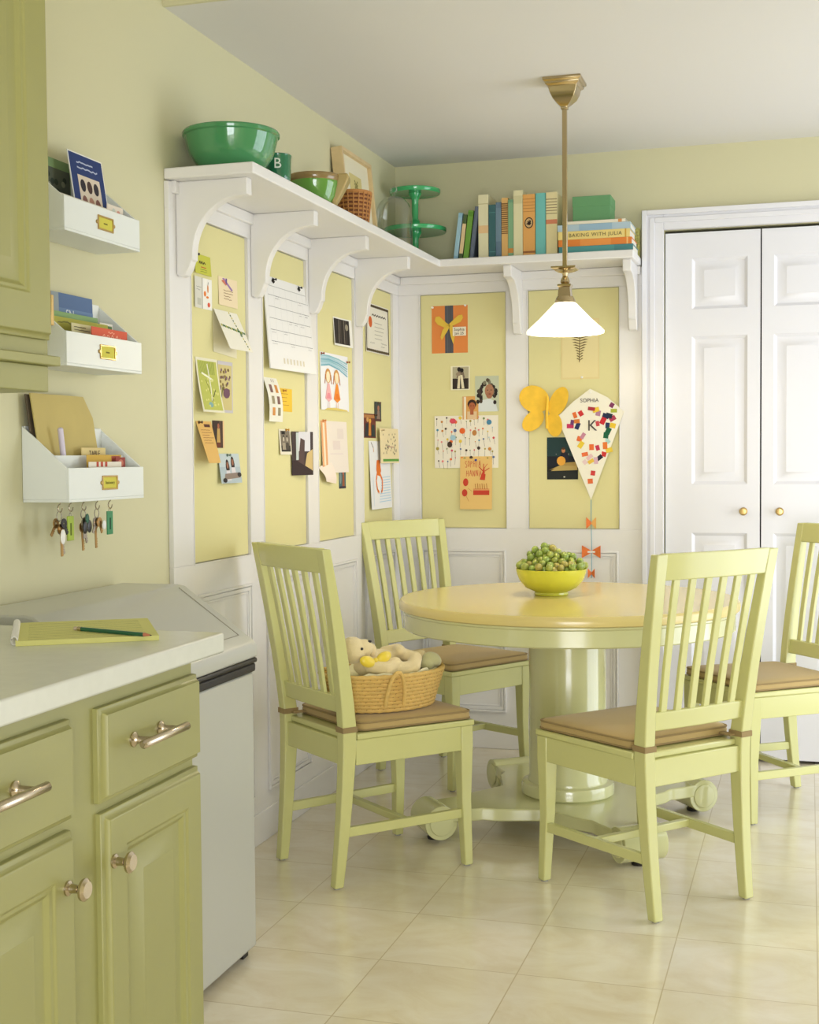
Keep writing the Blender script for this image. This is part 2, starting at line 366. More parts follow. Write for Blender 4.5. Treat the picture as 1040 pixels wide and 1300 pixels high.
# ------------------------------------------------------------------ chairs
HS, HB, CD, WR, WF, SA, SB, WT, W0, WF0 = 0.440, 0.968, 0.397, 0.353, 0.372, 0.033, 0.085, 0.405, 0.335, 0.395
def sq(x, y, z, wx, wy): return [(x - wx / 2, y - wy / 2, z), (x + wx / 2, y - wy / 2, z), (x + wx / 2, y + wy / 2, z), (x - wx / 2, y + wy / 2, z)]
def post_at(z):                               # centre y, depth and half spacing of the rear posts at height z
    if z <= HS:
        t = z / HS; return -CD / 2 - SA * (1 - t) ** 1.6, 0.028 + 0.017 * t, (W0 + (WR - W0) * t) / 2
    t = (z - HS) / (HB - HS)
    return -CD / 2 - SB * t ** 1.25, 0.045 - 0.018 * t, (WR + (WT - WR) * t) / 2
def make_chair(label, loc, rz):
    t = thing('dining_chair', label, 'chair', loc, rz, 'light green slat-back dining chairs round the table')
    for s in (-1, 1):
        b = MB(GREENP)
        zs = [0.004, 0.1, 0.2, 0.32, 0.40, 0.46, 0.54, 0.64, 0.76, 0.88, HB]
        secs = []
        for z in zs:
            y, d, hw = post_at(z); w = 0.030 + 0.006 * min(z, 0.4) / 0.4 if z < HS else 0.036
            secs.append(sq(s * hw, y, z, w, d))
        b.loft(secs).build('back_post', t, bevel=0.003)
        b = MB(GREENP)
        b.loft([sq(s * (WF0 / 2 - 0.004), CD / 2 + 0.003, 0.004, 0.027, 0.027), sq(s * (WF / 2 - 0.002), CD / 2, 0.2, 0.033, 0.033), sq(s * WF / 2, CD / 2 - 0.002, 0.36, 0.042, 0.042), sq(s * WF / 2, CD / 2 - 0.002, HS - 0.018, 0.042, 0.042)]).build('leg', t, bevel=0.003)
        MB(mat('glide_plastic', (150, 150, 140), 0.5)).lathe([(0, 0), (0.010, 0), (0.010, 0.005), (0, 0.005)], (s * (WF0 / 2 - 0.004), CD / 2 + 0.003, 0), 12).build('foot_glide', t)
        MB(MATS['glide_plastic']).lathe([(0, 0), (0.010, 0), (0.010, 0.005), (0, 0.005)], (s * W0 / 2, post_at(0)[0], 0), 12).build('foot_glide', t)
    b = MB(GREENP)                            # wooden seat with its notches behind the posts
    yb = -CD / 2 - 0.002
    b.prism([(-WR / 2 + 0.018, yb), (WR / 2 - 0.018, yb), (WR / 2 - 0.018, yb + 0.024), (WR / 2 + 0.020, yb + 0.026), (WF / 2 + 0.025, CD / 2 + 0.022), (-WF / 2 - 0.025, CD / 2 + 0.022), (-WR / 2 - 0.020, yb + 0.026), (-WR / 2 + 0.018, yb + 0.024)], 'z', HS - 0.018, HS)
    b.build('seat', t, bevel=0.004)
    b = MB(GREENP); z0, z1 = 0.350, HS - 0.018
    b.box(-WF / 2 + 0.021, WF / 2 - 0.021, CD / 2 - 0.004, CD / 2 + 0.016, z0, z1).box(-WR / 2 + 0.017, WR / 2 - 0.017, -CD / 2 - 0.014, -CD / 2 + 0.006, z0, z1)
    for s in (-1, 1):
        b.hexa([(s * (WR / 2 - 0.004), -CD / 2 + 0.02, z0), (s * (WR / 2 + 0.016), -CD / 2 + 0.02, z0), (s * (WF / 2 + 0.018), CD / 2 - 0.022, z0), (s * (WF / 2 - 0.002), CD / 2 - 0.022, z0)],
               [(s * (WR / 2 - 0.004), -CD / 2 + 0.02, z1), (s * (WR / 2 + 0.016), -CD / 2 + 0.02, z1), (s * (WF / 2 + 0.018), CD / 2 - 0.022, z1), (s * (WF / 2 - 0.002), CD / 2 - 0.022, z1)])
    b.build('apron', t, bevel=0.002)
    for s in (-1, 1):                         # side stretchers, then the crossbar
        y, d, hw = post_at(0.17); b = MB(GREENP)
        b.hexa([(s * hw - 0.009, y + 0.012, 0.145), (s * hw + 0.009, y + 0.012, 0.145), (s * WF / 2 + 0.007, CD / 2 - 0.012, 0.145), (s * WF / 2 - 0.011, CD / 2 - 0.012, 0.145)],
               [(s * hw - 0.009, y + 0.012, 0.172), (s * hw + 0.009, y + 0.012, 0.172), (s * WF / 2 + 0.007, CD / 2 - 0.012, 0.172), (s * WF / 2 - 0.011, CD / 2 - 0.012, 0.172)])
        b.build('stretcher', t, bevel=0.002)
    MB(GREENP).box(-WF / 2 + 0.012, WF / 2 - 0.012, -0.010, 0.010, 0.149, 0.170).build('stretcher', t, bevel=0.002)
    def rail(z0, z1, bow, th, n=10, extra=0.0, top=0.0):
        b = MB(GREENP); secs = []
        for i in range(n + 1):
            q = -1 + 2 * i / n
            r = []
            for z, dy in ((z0, -th / 2), (z0, th / 2), (z1, th / 2), (z1, -th / 2)):
                y, d, hw = post_at(min(z, HB)); k = bow * (1 - q * q)
                r.append((q * (hw - 0.012 + extra), y + dy - k, z))
            secs.append(r)
        return b.loft(secs)
    rail(0.900, HB + 0.002, 0.012, 0.024, extra=0.0).build('crest_rail', t, bevel=0.003)
    rail(0.498, 0.548, 0.006, 0.020).build('lower_rail', t, bevel=0.003)
    for k in range(6):
        q = -1 + 2 * (k + 1) / 7; b = MB(GREENP); secs = []
        for z in (0.535, 0.66, 0.79, 0.91):
            y, d, hw = post_at(z); f = (z - 0.535) / 0.375; bow = (0.006 + 0.006 * f) * (1 - q * q)
            secs.append(sq(q * hw * 0.97, y - bow, z, 0.0215, 0.011))
        b.loft(secs).build('slat', t, bevel=0.002)
    # tied seat cushion
    out = []; cs = [(WF / 2 + 0.022, CD / 2 + 0.018), (-WF / 2 - 0.022, CD / 2 + 0.018), (-WR / 2 - 0.006, -CD / 2 + 0.040), (WR / 2 + 0.006, -CD / 2 + 0.040)]
    cs = [Vector((p[0], p[1])) for p in cs]; n = 4
    for i in range(n):
        p, a, c = cs[i], cs[i - 1], cs[(i + 1) % n]; r = 0.028
        d1 = (a - p).normalized(); d2 = (c - p).normalized()
        for j in range(5):
            u = j / 4; out.append((p + d1 * r * (1 - u) ** 2 + d2 * r * u ** 2))
    cen = Vector((0, 0.02)); b = MB(CUSH); secs = []
    z0 = HS + 0.001
    for ins, z in ((0.012, z0), (0.002, z0 + 0.005), (0.0, z0 + 0.014), (0.003, z0 + 0.023), (0.012, z0 + 0.029), (0.05, z0 + 0.034), (0.11, z0 + 0.036), (0.17, z0 + 0.037)):
        secs.append([(p.x - (p - cen).normalized().x * ins, p.y - (p - cen).normalized().y * ins, z) for p in out])
    b.loft(secs, smooth=True); cu = b.build('cushion', t)
    cu['label'] = 'thin tan seat cushion with corded edges'
    for ins, z in ((0.001, z0 + 0.004), (0.002, z0 + 0.024)):
        MB(PIPE).tube([(p.x - (p - cen).normalized().x * ins, p.y - (p - cen).normalized().y * ins, z) for p in out], 0.0028, 6, closed=True).build('piping', cu)
    for s in (-1, 1):
        y, d, hw = post_at(HS + 0.018); e = 0.0025; b = MB(PIPE)
        w, dd = 0.036 / 2, d / 2
        for (xa, xb, ya, yb2) in ((-w - e, w + e, -dd - e, -dd), (-w - e, w + e, dd, dd + e), (-w - e, -w, -dd, dd), (w, w + e, -dd, dd)):
            b.box(s * hw + xa, s * hw + xb, y + ya, y + yb2, HS + 0.006, HS + 0.022)
        b.box(s * (hw - 0.03) - 0.010, s * (hw - 0.03) + 0.010, y + 0.0, y + 0.045, HS + 0.008, HS + 0.014)
        b.build('tie', cu, bevel=0.001)
    return t
CH = [('light green slat-back chair holding the straw basket, left of the table', (0.422, -1.620, 0), R(-40.457)),
      ('light green slat-back chair seen from behind in front of the table', (1.230, -1.661, 0), R(49.294)),
      ('light green slat-back chair tucked behind the table in the panelled corner', (0.361, -0.479, 0), R(-121.525)),
      ('light green slat-back chair cut by the right edge, before the closet doors', (1.548, -0.644, 0), R(126.405))]
first = make_chair(*CH[0])
for lb, loc, rz in CH[1:]:
    c = copy_tree(first); c.location = loc; c.rotation_euler = (0, 0, rz); c['label'] = lb

# ------------------------------------------------------------------ table
TX, TY = 0.913, -1.068
tb = thing('dining_table', 'round pale green pedestal table with scroll feet and glossy top', 'table', (TX, TY, 0))
MB(TABLET).lathe([(0, 0.722), (0.548, 0.722), (0.555, 0.726), (0.557, 0.736), (0.555, 0.748), (0.548, 0.755), (0, 0.755)], seg=96).build('table_top', tb)
MB(TABLEP).lathe([(0.51, 0.660), (0.538, 0.660), (0.542, 0.664), (0.542, 0.712), (0.546, 0.716), (0.546, 0.7215), (0.51, 0.7215), (0.51, 0.660)], seg=96).build('apron', tb)
MB(TABLEP).lathe([(0, 0.7215), (0.16, 0.7215), (0.16, 0.70), (0.130, 0.69), (0.127, 0.62), (0.127, 0.165), (0.132, 0.158), (0.132, 0.150), (0.150, 0.146), (0.153, 0.138), (0.153, 0.112), (0.148, 0.106), (0, 0.106)], seg=64).build('pedestal', tb)
b = MB(TABLEP); pl = []; A0 = R(36)
for k in range(4):
    a = A0 + k * PI / 2
    d = Vector((math.cos(a), math.sin(a))); n = Vector((-d.y, d.x))
    for u, w in ((0.30, -0.115), (0.34, -0.085), (0.365, -0.085), (0.46, -0.070), (0.46, 0.070), (0.365, 0.085), (0.34, 0.085), (0.30, 0.115)):
        pl.append(d * u + n * w)
    a2 = a + PI / 4; d2 = Vector((math.cos(a2), math.sin(a2)))
    pl.append(d2 * 0.235)
b.prism([(p.x, p.y) for p in pl], 'z', 0.066, 0.1055); b.build('base_plate', tb, bevel=0.004)
for k in range(4):
    a = A0 + k * PI / 2; M = Matrix.Rotation(a, 4, 'Z')
    b = MB(TABLEP); b.T = M
    # scroll: spiral cross section drawn out sideways
    sec = []
    rr = 0.054; cx, cz = 0.475, 0.066
    for i in range(28):
        th = 2 * PI * i / 28; sec.append((cx + rr * math.cos(th), cz + rr * math.sin(th)))
    b.loft([[(p[0], -0.072, p[1]) for p in sec], [(p[0], 0.072, p[1]) for p in sec]], smooth=True)
    for sgn in (-1, 1):
        b.loft([[(cx + q * math.cos(2 * PI * i / 28), sgn * (0.072 + n), cz + q * math.sin(2 * PI * i / 28)) for i in range(28)] for q, n in ((0.040, 0.0), (0.040, 0.004), (0.028, 0.006))], smooth=True)
    b.build('scroll_foot', tb, bevel=0.004)
    MB(BLACK).lathe([(0, 0), (0.02, 0), (0.022, 0.006), (0.018, 0.013), (0, 0.013)], (0.475 * math.cos(a), 0.475 * math.sin(a), 0.0), 16).build('caster', tb)

# ------------------------------------------------------------------ bowl of grapes
GX, GY, GZ = 0.848, -1.005, 0.7555
MB(LIME).lathe([(0, 0.0), (0.056, 0.0), (0.058, 0.004), (0.056, 0.010), (0.060, 0.013), (0.088, 0.026), (0.106, 0.048), (0.116, 0.072), (0.119, 0.088), (0.1165, 0.089), (0.112, 0.072), (0.100, 0.046), (0.082, 0.030), (0.0, 0.022)], seg=56).build('fruit_bowl', loc=(GX, GY, GZ))
tag(bpy.data.objects['fruit_bowl'], 'shiny lime green bowl heaped with grapes on the table', 'bowl')
GM = [mat('green_grape_skin', (132, 152, 62), 0.25, coat=0.2, var=0.25, vscale=60), mat('olive_grape_skin', (148, 158, 66), 0.28, coat=0.2, var=0.25, vscale=50), mat('amber_grape_skin', (162, 152, 72), 0.3, coat=0.2, var=0.25, vscale=50)]
gproto = []
for m in GM:
    me = MB(m); me.ball((0, 0, 0), 0.0125, 0.0125, 0.0138, 14)
    bmesh.ops.recalc_face_normals(me.bm, faces=me.bm.faces)
    d = bpy.data.meshes.new('grape'); me.bm.to_mesh(d); me.bm.free(); d.materials.append(m); gproto.append(d)
def heap(x, y):                               # height of the grape heap above the table at a point in the bowl
    q = math.hypot(x, y) / 0.118
    h = 0.098 + 0.030 * (1 - q ** 2) + 0.044 * math.exp(-((x + 0.012) ** 2 + y ** 2) / 0.0018) + 0.022 * math.exp(-((x + 0.06) ** 2 + y ** 2) / 0.0012) + 0.018 * math.exp(-((x - 0.065) ** 2 + y ** 2) / 0.0016)
    return h
pts = []
tries = 0
while tries < 26000 and len(pts) < 150:
    tries += 1
    a = random.uniform(0, 2 * PI); rr = 0.113 * math.sqrt(random.random()); x, y = rr * math.cos(a), rr * math.sin(a)
    hz = heap(x, y); z = random.uniform(max(0.082, hz - 0.030), hz - 0.004)
    if rr > 0.100 and z < 0.097: continue
    if all((x - p[0]) ** 2 + (y - p[1]) ** 2 + (z - p[2]) ** 2 > 0.0218 ** 2 for p in pts): pts.append((x, y, z))
glab = 'round green grape heaped in the lime green bowl'
for i, p in enumerate(pts):
    o = bpy.data.objects.new('grape', gproto[random.choice((0, 0, 1, 1, 2))]); C.objects.link(o)
    o.location = (GX + p[0], GY + p[1], GZ + p[2]); o.rotation_euler = (random.uniform(0, 1), random.uniform(0, 1), random.uniform(0, 6)); s = random.uniform(0.92, 1.06); o.scale = (s, s, s)
    tag(o, glab, 'grape', 'grapes heaped in the lime bowl')

# ------------------------------------------------------------------ hanging lamp
LX, LY = 0.909, -1.068
lamp = thing('pendant_lamp', 'nickel rod pendant lamp with white cone glass shade above the table', 'lamp', (LX, LY, H))
def sqlathe(mb, prof, rot=PI / 4): return mb.lathe([(r * math.sqrt(2), z) for r, z in prof], seg=4, smooth=False, ang=rot)
sqlathe(MB(OLDN), [(0, 0), (0.062, 0), (0.062, -0.009), (0.055, -0.014), (0.055, -0.020), (0.046, -0.026), (0.043, -0.042), (0.034, -0.062), (0.018, -0.080), (0.011, -0.086), (0.011, -0.094), (0, -0.094)]).build('canopy', lamp, bevel=0.0015)
sqlathe(MB(OLDN), [(0, -0.092), (0.0075, -0.092), (0.0075, -0.612), (0, -0.612)]).build('rod', lamp, bevel=0.001)
b = MB(OLDN); sqlathe(b, [(0, -0.604), (0.040, -0.604), (0.040, -0.609), (0.028, -0.616), (0.012, -0.622), (0, -0.622)])
b.lathe([(0, -0.620), (0.011, -0.620), (0.008, -0.632), (0.014, -0.645), (0.016, -0.652), (0.009, -0.662), (0, -0.662)], seg=20)
sqlathe(b, [(0, -0.660), (0.022, -0.660), (0.022, -0.666), (0.018, -0.670), (0.021, -0.700), (0, -0.700)])
b.build('socket_cover', lamp)
MB(OLDN).lathe([(0, -0.699), (0.027, -0.699), (0.030, -0.705), (0.034, -0.714), (0.034, -0.719), (0, -0.719)], seg=32).build('fitter', lamp)
MB(OPAL).lathe([(0.0, -0.7195), (0.034, -0.7195), (0.040, -0.725), (0.085, -0.772), (0.122, -0.806), (0.127, -0.812), (0.126, -0.819), (0.122, -0.819), (0.119, -0.812), (0.082, -0.778), (0.036, -0.731), (0.0, -0.728)], seg=64).build('lamp_shade', lamp)['label'] = 'lit white opal glass cone shade'
MB(mat('bulb_glow', (255, 250, 235), 0.3, emit=(255, 236, 200), estr=6.0)).lathe([(0, -0.730), (0.014, -0.730), (0.026, -0.756), (0.028, -0.775), (0.018, -0.795), (0, -0.800)], seg=20).build('bulb', lamp)

# ------------------------------------------------------------------ base cabinet, counter, upper cabinet, appliance
XC = 0.640; CY1 = -3.302; CY0 = -4.80
def raised_front(b, T, w, h, t=0.020, frame=None):
    b.T = T
    e = 0.007
    ring = lambda q, n: [(q, q, n), (w - q, q, n), (w - q, h - q, n), (q, h - q, n)]
    if frame is None:
        b.loft([ring(0, 0), ring(0, t * 0.45), ring(e, t * 0.62), ring(e + 0.004, t)], cap=False); b.f([b.v(p) for p in ring(e + 0.004, t)])
    else:
        b.loft([ring(0, 0), ring(0, t * 0.45), ring(e, t * 0.62), ring(e + 0.004, t), ring(frame, t), ring(frame + 0.004, t - 0.004), ring(frame + 0.010, t - 0.004), ring(frame + 0.018, t - 0.011), ring(frame + 0.024, t - 0.011), ring(frame + 0.055, t - 0.002)], cap=False)
        b.f([b.v(p) for p in ring(frame + 0.055, t - 0.002)])
    return b
def bar_handle(y0, y1, z, parent):
    b = MB(NICKEL); b.T = axes((0, 1, 0), (0, 0, 1), (1, 0, 0), (0.660, 0, z))
    c = (y0 + y1) / 2
    for yy in (c - 0.045, c + 0.045):
        b.T = axes((0, 1, 0), (0, 0, 1), (1, 0, 0), (0.660, yy, z)); b.lathe([(0, 0), (0.012, 0), (0.012, 0.003), (0.009, 0.005), (0.006, 0.010), (0.006, 0.036), (0, 0.036)], seg=16)
    b.T = None; b.tube([(0.694, y0, z), (0.694, y0 + 0.004, z), (0.694, y1 - 0.004, z), (0.694, y1, z)], [0.004, 0.007, 0.007, 0.004], 14)
    return b.build('handle', parent)
def knob(y, z, parent):
    b = MB(NICKEL); b.T = axes((0, 1, 0), (0, 0, 1), (1, 0, 0), (0.660, y, z))
    b.lathe([(0, 0), (0.011, 0), (0.011, 0.003), (0.007, 0.006), (0.006, 0.016), (0.009, 0.021), (0.016, 0.025), (0.0165, 0.029), (0.012, 0.033), (0.0, 0.033)], seg=20)
    return b.build('knob', parent)
cab = thing('base_cabinet', 'green painted base cabinet with two drawers above two panelled doors', 'cabinet', (0, 0, 0))
b = MB(CABP).box(0.002, XC - 0.02, CY0, CY1 - 0.002, 0.10, 0.874).box(0.002, XC - 0.07, CY0, CY1 - 0.002, 0.0, 0.10)
b.box(XC - 0.02, XC, CY0, CY1, 0.10, 0.874)
b.build('body', cab, bevel=0.002)
for y0, y1, hy in ((-3.641, CY1, (-3.586, -3.428)), (-4.060, -3.720, (-4.000, -3.850))):
    o = raised_front(MB(CABP), axes((0, 1, 0), (0, 0, 1), (1, 0, 0), (XC, y0, 0.698)), y1 - y0, 0.146).build('drawer', cab, bevel=0.0015)
    bar_handle(hy[0], hy[1], 0.780, o)
for y0, y1, ky in ((-3.637, CY1, -3.618), (-4.060, -3.723, -3.752)):
    o = raised_front(MB(CABP), axes((0, 1, 0), (0, 0, 1), (1, 0, 0), (XC, y0, 0.13)), y1 - y0, 0.552, frame=0.060).build('door', cab, bevel=0.0015)
    knob(ky, 0.606, o)
for z in (0.60, 0.20): MB(BRASS).box(XC, XC + 0.006, CY1, CY1 + 0.004, z - 0.02, z + 0.02).build('hinge', cab)
o = MB(COUNTER).box(0.0015, 0.680, CY0, -3.250, 0.8750, 0.9110).build('countertop', bevel=0.004, bseg=3); tag(o, 'pale laminate countertop above the green base cabinet', 'countertop')

uc = thing('wall_cabinet', 'green wall cabinet with a raised panel door, cut by the top left corner', 'cabinet', (0, 0, 1.345))
b = MB(CABU).box(0.002, 0.312, -4.8, -3.245, 0.0, 1.2)
b.build('body', uc, bevel=0.002)
b = MB(CABU).box(0.312, 0.330, -4.8, -3.243, 0.0, 0.048).box(0.002, 0.346, -4.8, -3.226, 0.048, 0.066).box(0.312, 0.330, -4.8, -3.243, 0.066, 1.2)
b.build('face_frame', uc, bevel=0.002)
o = raised_front(MB(CABU), axes((0, 1, 0), (0, 0, 1), (1, 0, 0), (0.330, -3.66, 1.345 + 0.094)), 3.66 - 3.252, 1.08, frame=0.078).build('door', uc, loc=(0, 0, -1.345), bevel=0.0015)
for z in (0.150, 0.94): MB(BRASS).box(0.330, 0.344, -3.252, -3.243, z - 0.028, z + 0.028).build('hinge', uc, bevel=0.001)

ap = thing('laundry_bin', 'tall white enamel bin with a sloping lid and black seal beside the cabinet', 'bin', (0, 0, 0))
AY0, AY1 = -3.10, -2.424
MB(APPL).box(0.015, 0.377, AY0, AY1, 0.022, 0.700).build('body', ap, bevel=0.006)
b = MB(BLACK); b.box(0.03, 0.382, AY0, AY1 + 0.004, 0.7005, 0.722).box(0.03, 0.386, AY0, AY1 + 0.007, 0.7225, 0.735); b.build('seal', ap, bevel=0.005)
b = MB(APPL)
b.prism([(0.020, 0.7355), (0.386, 0.7355), (0.386, 0.765), (0.378, 0.776), (0.195, 0.906), (0.175, 0.910), (0.020, 0.910)], 'y', AY0, AY1 + 0.006)
b.build('lid', ap, bevel=0.005)
b = MB(mat('seam_grey', (150, 146, 130), 0.6))
sl = lambda x: 0.776 + (0.378 - x) * (0.130 / 0.183) + 0.0006
ya, yb = AY1 - 0.24, AY1 - 0.036
for (xa, y_a, xb, y_b) in ((0.355, yb, 0.197, yb), (0.355, yb, 0.355, -2.95)):
    b.tube([(xa, y_a, sl(xa)), (xb, y_b, sl(xb))], 0.0012, 5)
b.build('lid_seam', ap)
for y in (AY1 - 0.03, AY0 + 0.03): MB(BLACK).box(0.30, 0.36, y - 0.015, y + 0.015, 0.0, 0.0222).build('foot', ap)
MB(BLACK).box(0.05, 0.10, AY1 - 0.045, AY1 - 0.015, 0.0, 0.0222).build('foot', ap)

# notepad and pencil
np_ = thing('notepad', 'open yellow notepad with wire binding lying on the countertop', 'notepad', (0.347, -3.388, 0.9112), R(32))
b = MB(mat('notepad_paper', (214, 212, 132), 0.8), ink((160, 160, 110))); b.box(0, 0.235, -0.13, 0.13, 0.0, 0.0085); b.m(ink((160, 160, 110)))
for i in range(11): b.box(0.02, 0.215, -0.115 + i * 0.021, -0.1142 + i * 0.021, 0.0085, 0.0087)
b.build('pages', np_)
b = MB(mat('white_wire', (224, 222, 214), 0.3))
for i in range(20):
    y = -0.122 + i * 0.0128
    b.tube([(0.004 * math.cos(q) * 1.3 - 0.002, y, 0.0085 + 0.007 * math.sin(q)) for q in [2 * PI * k / 12 for k in range(12)]], 0.0014, 5, closed=True)
b.build('wire_binding', np_)
pn = thing('pencil', 'dark green pencil lying across the yellow notepad', 'pencil', (0.440, -3.352, 0.9238), math.atan2(-3.405 + 3.352, 0.618 - 0.440))
L_ = 0.186
def cyl(mb, x0, x1, r0, r1, seg=6, dz=0.0): return mb.loft([[(x0, r0 * math.cos(2 * PI * k / seg), dz + r0 * math.sin(2 * PI * k / seg)) for k in range(seg)], [(x1, r1 * math.cos(2 * PI * k / seg), dz + r1 * math.sin(2 * PI * k / seg)) for k in range(seg)]])
cyl(MB(mat('pencil_green', (28, 92, 64), 0.3)), 0.018, L_ - 0.018, 0.0038, 0.0038).build('barrel', pn)
cyl(MB(mat('eraser_pale', (196, 180, 160), 0.8)), 0.0, 0.009, 0.0033, 0.0035, 12).build('eraser', pn)
cyl(MB(NICKEL), 0.009, 0.018, 0.0039, 0.0039, 12).build('ferrule', pn)
b = MB(mat('pencil_wood', (196, 120, 90), 0.7), BLACK); cyl(b, L_ - 0.018, L_ - 0.004, 0.0038, 0.0012); b.m(BLACK); cyl(b, L_ - 0.004, L_, 0.0012, 0.0003); b.build('tip', pn)

# ------------------------------------------------------------------ pinned paper
WHITEP = (236, 234, 226)
def paper(name, label, cat, T, w, h, col, art=(), bend=None, pins=(), pincol=(235, 232, 222), tilt=0.0, group=None, off=0.0, shape=None, th=0.0006):
    """T: frame whose origin is the lower left corner; u to the right, v up, n off the wall. tilt: how far the bottom stands off."""
    bend = bend or (lambda u, v: 0.0)
    fn = lambda u, v, k=0: (u * w, v * h, off + 0.0012 + tilt * (1 - v) + bend(u, v) + 0.00035 * k)
    o = thing(name, label, cat) if pins else None
    b = MB(ink(col))
    NU = NV = 8
    if shape is None:
        g = [[b.v(fn(i / NU, j / NV)) for i in range(NU + 1)] for j in range(NV + 1)]
        g2 = []
        for j in range(NV + 1):
            row = []
            for i in range(NU + 1):
                p = fn(i / NU, j / NV); row.append(b.v((p[0], p[1], p[2] - th)))
            g2.append(row)
        for j in range(NV):
            for i in range(NU):
                b.f([g[j][i], g[j][i + 1], g[j + 1][i + 1], g[j + 1][i]], True); b.f([g2[j][i], g2[j + 1][i], g2[j + 1][i + 1], g2[j][i + 1]], True)
        for i in range(NU): b.f([g[0][i], g2[0][i], g2[0][i + 1], g[0][i + 1]]); b.f([g[NV][i], g[NV][i + 1], g2[NV][i + 1], g2[NV][i]])
        for j in range(NV): b.f([g[j][0], g[j + 1][0], g2[j + 1][0], g2[j][0]]); b.f([g[j][NU], g2[j][NU], g2[j + 1][NU], g[j + 1][NU]])
    else:
        a = [b.v(fn(*p)) for p in shape]; c = []
        for p in shape:
            q = fn(*p); c.append(b.v((q[0], q[1], q[2] - th)))
        b.f(a); b.f(list(reversed(c)))
        for i in range(len(a)): b.f([a[i], c[i], c[(i + 1) % len(a)], a[(i + 1) % len(a)]])
    k = 0
    for e in art:
        k += 1; kk = 1 + k * 0.03 if len(art) > 40 else 1 + k * 0.12
        if e[0] == 'r':
            _, u0, v0, u1, v1, c = e; b.m(ink(c)); n = 4
            gg = [[b.v(fn(u0 + (u1 - u0) * i / n, v0 + (v1 - v0) * j / n, kk)) for i in range(n + 1)] for j in range(n + 1)]
            for j in range(n):
                for i in range(n): b.f([gg[j][i], gg[j][i + 1], gg[j + 1][i + 1], gg[j + 1][i]], True)
        elif e[0] == 'o':
            _, u, v, ru, rv, c = e; b.m(ink(c)); b.f([b.v(fn(u + ru * math.cos(2 * PI * i / 14), v + rv * math.sin(2 * PI * i / 14), kk)) for i in range(14)])
        elif e[0] == 'p':
            _, ps, c = e; b.m(ink(c)); b.f([b.v(fn(p[0], p[1], kk)) for p in ps])
        elif e[0] == 'l':
            _, ps, wd, c = e; b.m(ink(c))
            for p, q in zip(ps, ps[1:]):
                d = Vector(((q[0] - p[0]) * w, (q[1] - p[1]) * h))
                if d.length < 1e-6: continue
                d.normalize(); nx, ny = -d.y * wd / 2 / w, d.x * wd / 2 / h
                b.f([b.v(fn(p[0] - nx, p[1] - ny, kk)), b.v(fn(q[0] - nx, q[1] - ny, kk)), b.v(fn(q[0] + nx, q[1] + ny, kk)), b.v(fn(p[0] + nx, p[1] + ny, kk))])
        elif e[0] == 't':
            _, s, u, v, size, c = e; p = fn(u, v, kk + 1)
            text_into(b, s, size, Matrix.Translation((p[0], p[1], p[2])), ink(c), 0.0001)
    main = b.build(name if o is None else 'sheet', o)
    if o is None: main.matrix_world = T; tag(main, label, cat, group); return main
    o.matrix_world = T
    if group: o['group'] = group
    for (u, v) in pins:
        q = fn(u, v); pb = MB(mat('pin_%d_%d_%d' % pincol, pincol, 0.4)); pb.lathe([(0, 0), (0.0045, 0), (0.0045, 0.002), (0.002, 0.003), (0.002, 0.007), (0.0042, 0.010), (0.0035, 0.012), (0, 0.0125)], (q[0], q[1], q[2] + 0.0012), 12)
        pb.build('push_pin', o)
    return o
def scrib(n, u0, u1, v0, v1, wd, c, seed=1, jag=0.3):
    rnd = random.Random(seed); out = []
    for i in range(n):
        v = v1 - (v1 - v0) * (i + 0.5) / n; e = u0 + (u1 - u0) * rnd.uniform(0.6, 1.0); ps = []; k = 10
        for j in range(k + 1): ps.append((u0 + (e - u0) * j / k, v + jag * (v1 - v0) / n * rnd.uniform(-0.5, 0.5)))
        out.append(('l', ps, wd, c))
    return out
def person(u, v, s, skin, hair, top, asp=1.0, long=False):
    o = []
    if long: o.append(('o', u, v - s * 0.12, s * 0.26 * asp, s * 0.34, hair))
    o += [('p', [(u - 0.34 * s * asp, v - 0.85 * s), (u + 0.34 * s * asp, v - 0.85 * s), (u + 0.26 * s * asp, v - 0.30 * s), (u - 0.26 * s * asp, v - 0.30 * s)], top),
          ('o', u, v + 0.06 * s, s * 0.21 * asp, s * 0.24, hair), ('o', u, v - 0.02 * s, s * 0.145 * asp, s * 0.19, skin)]
    return o
def onL(y, z, x=0.007): return LEFTW(y, z, x)
def onB(x, z, y=-0.007): return BACKW(x, z, y)
PL = 'papers pinned to the boards of the left wall'
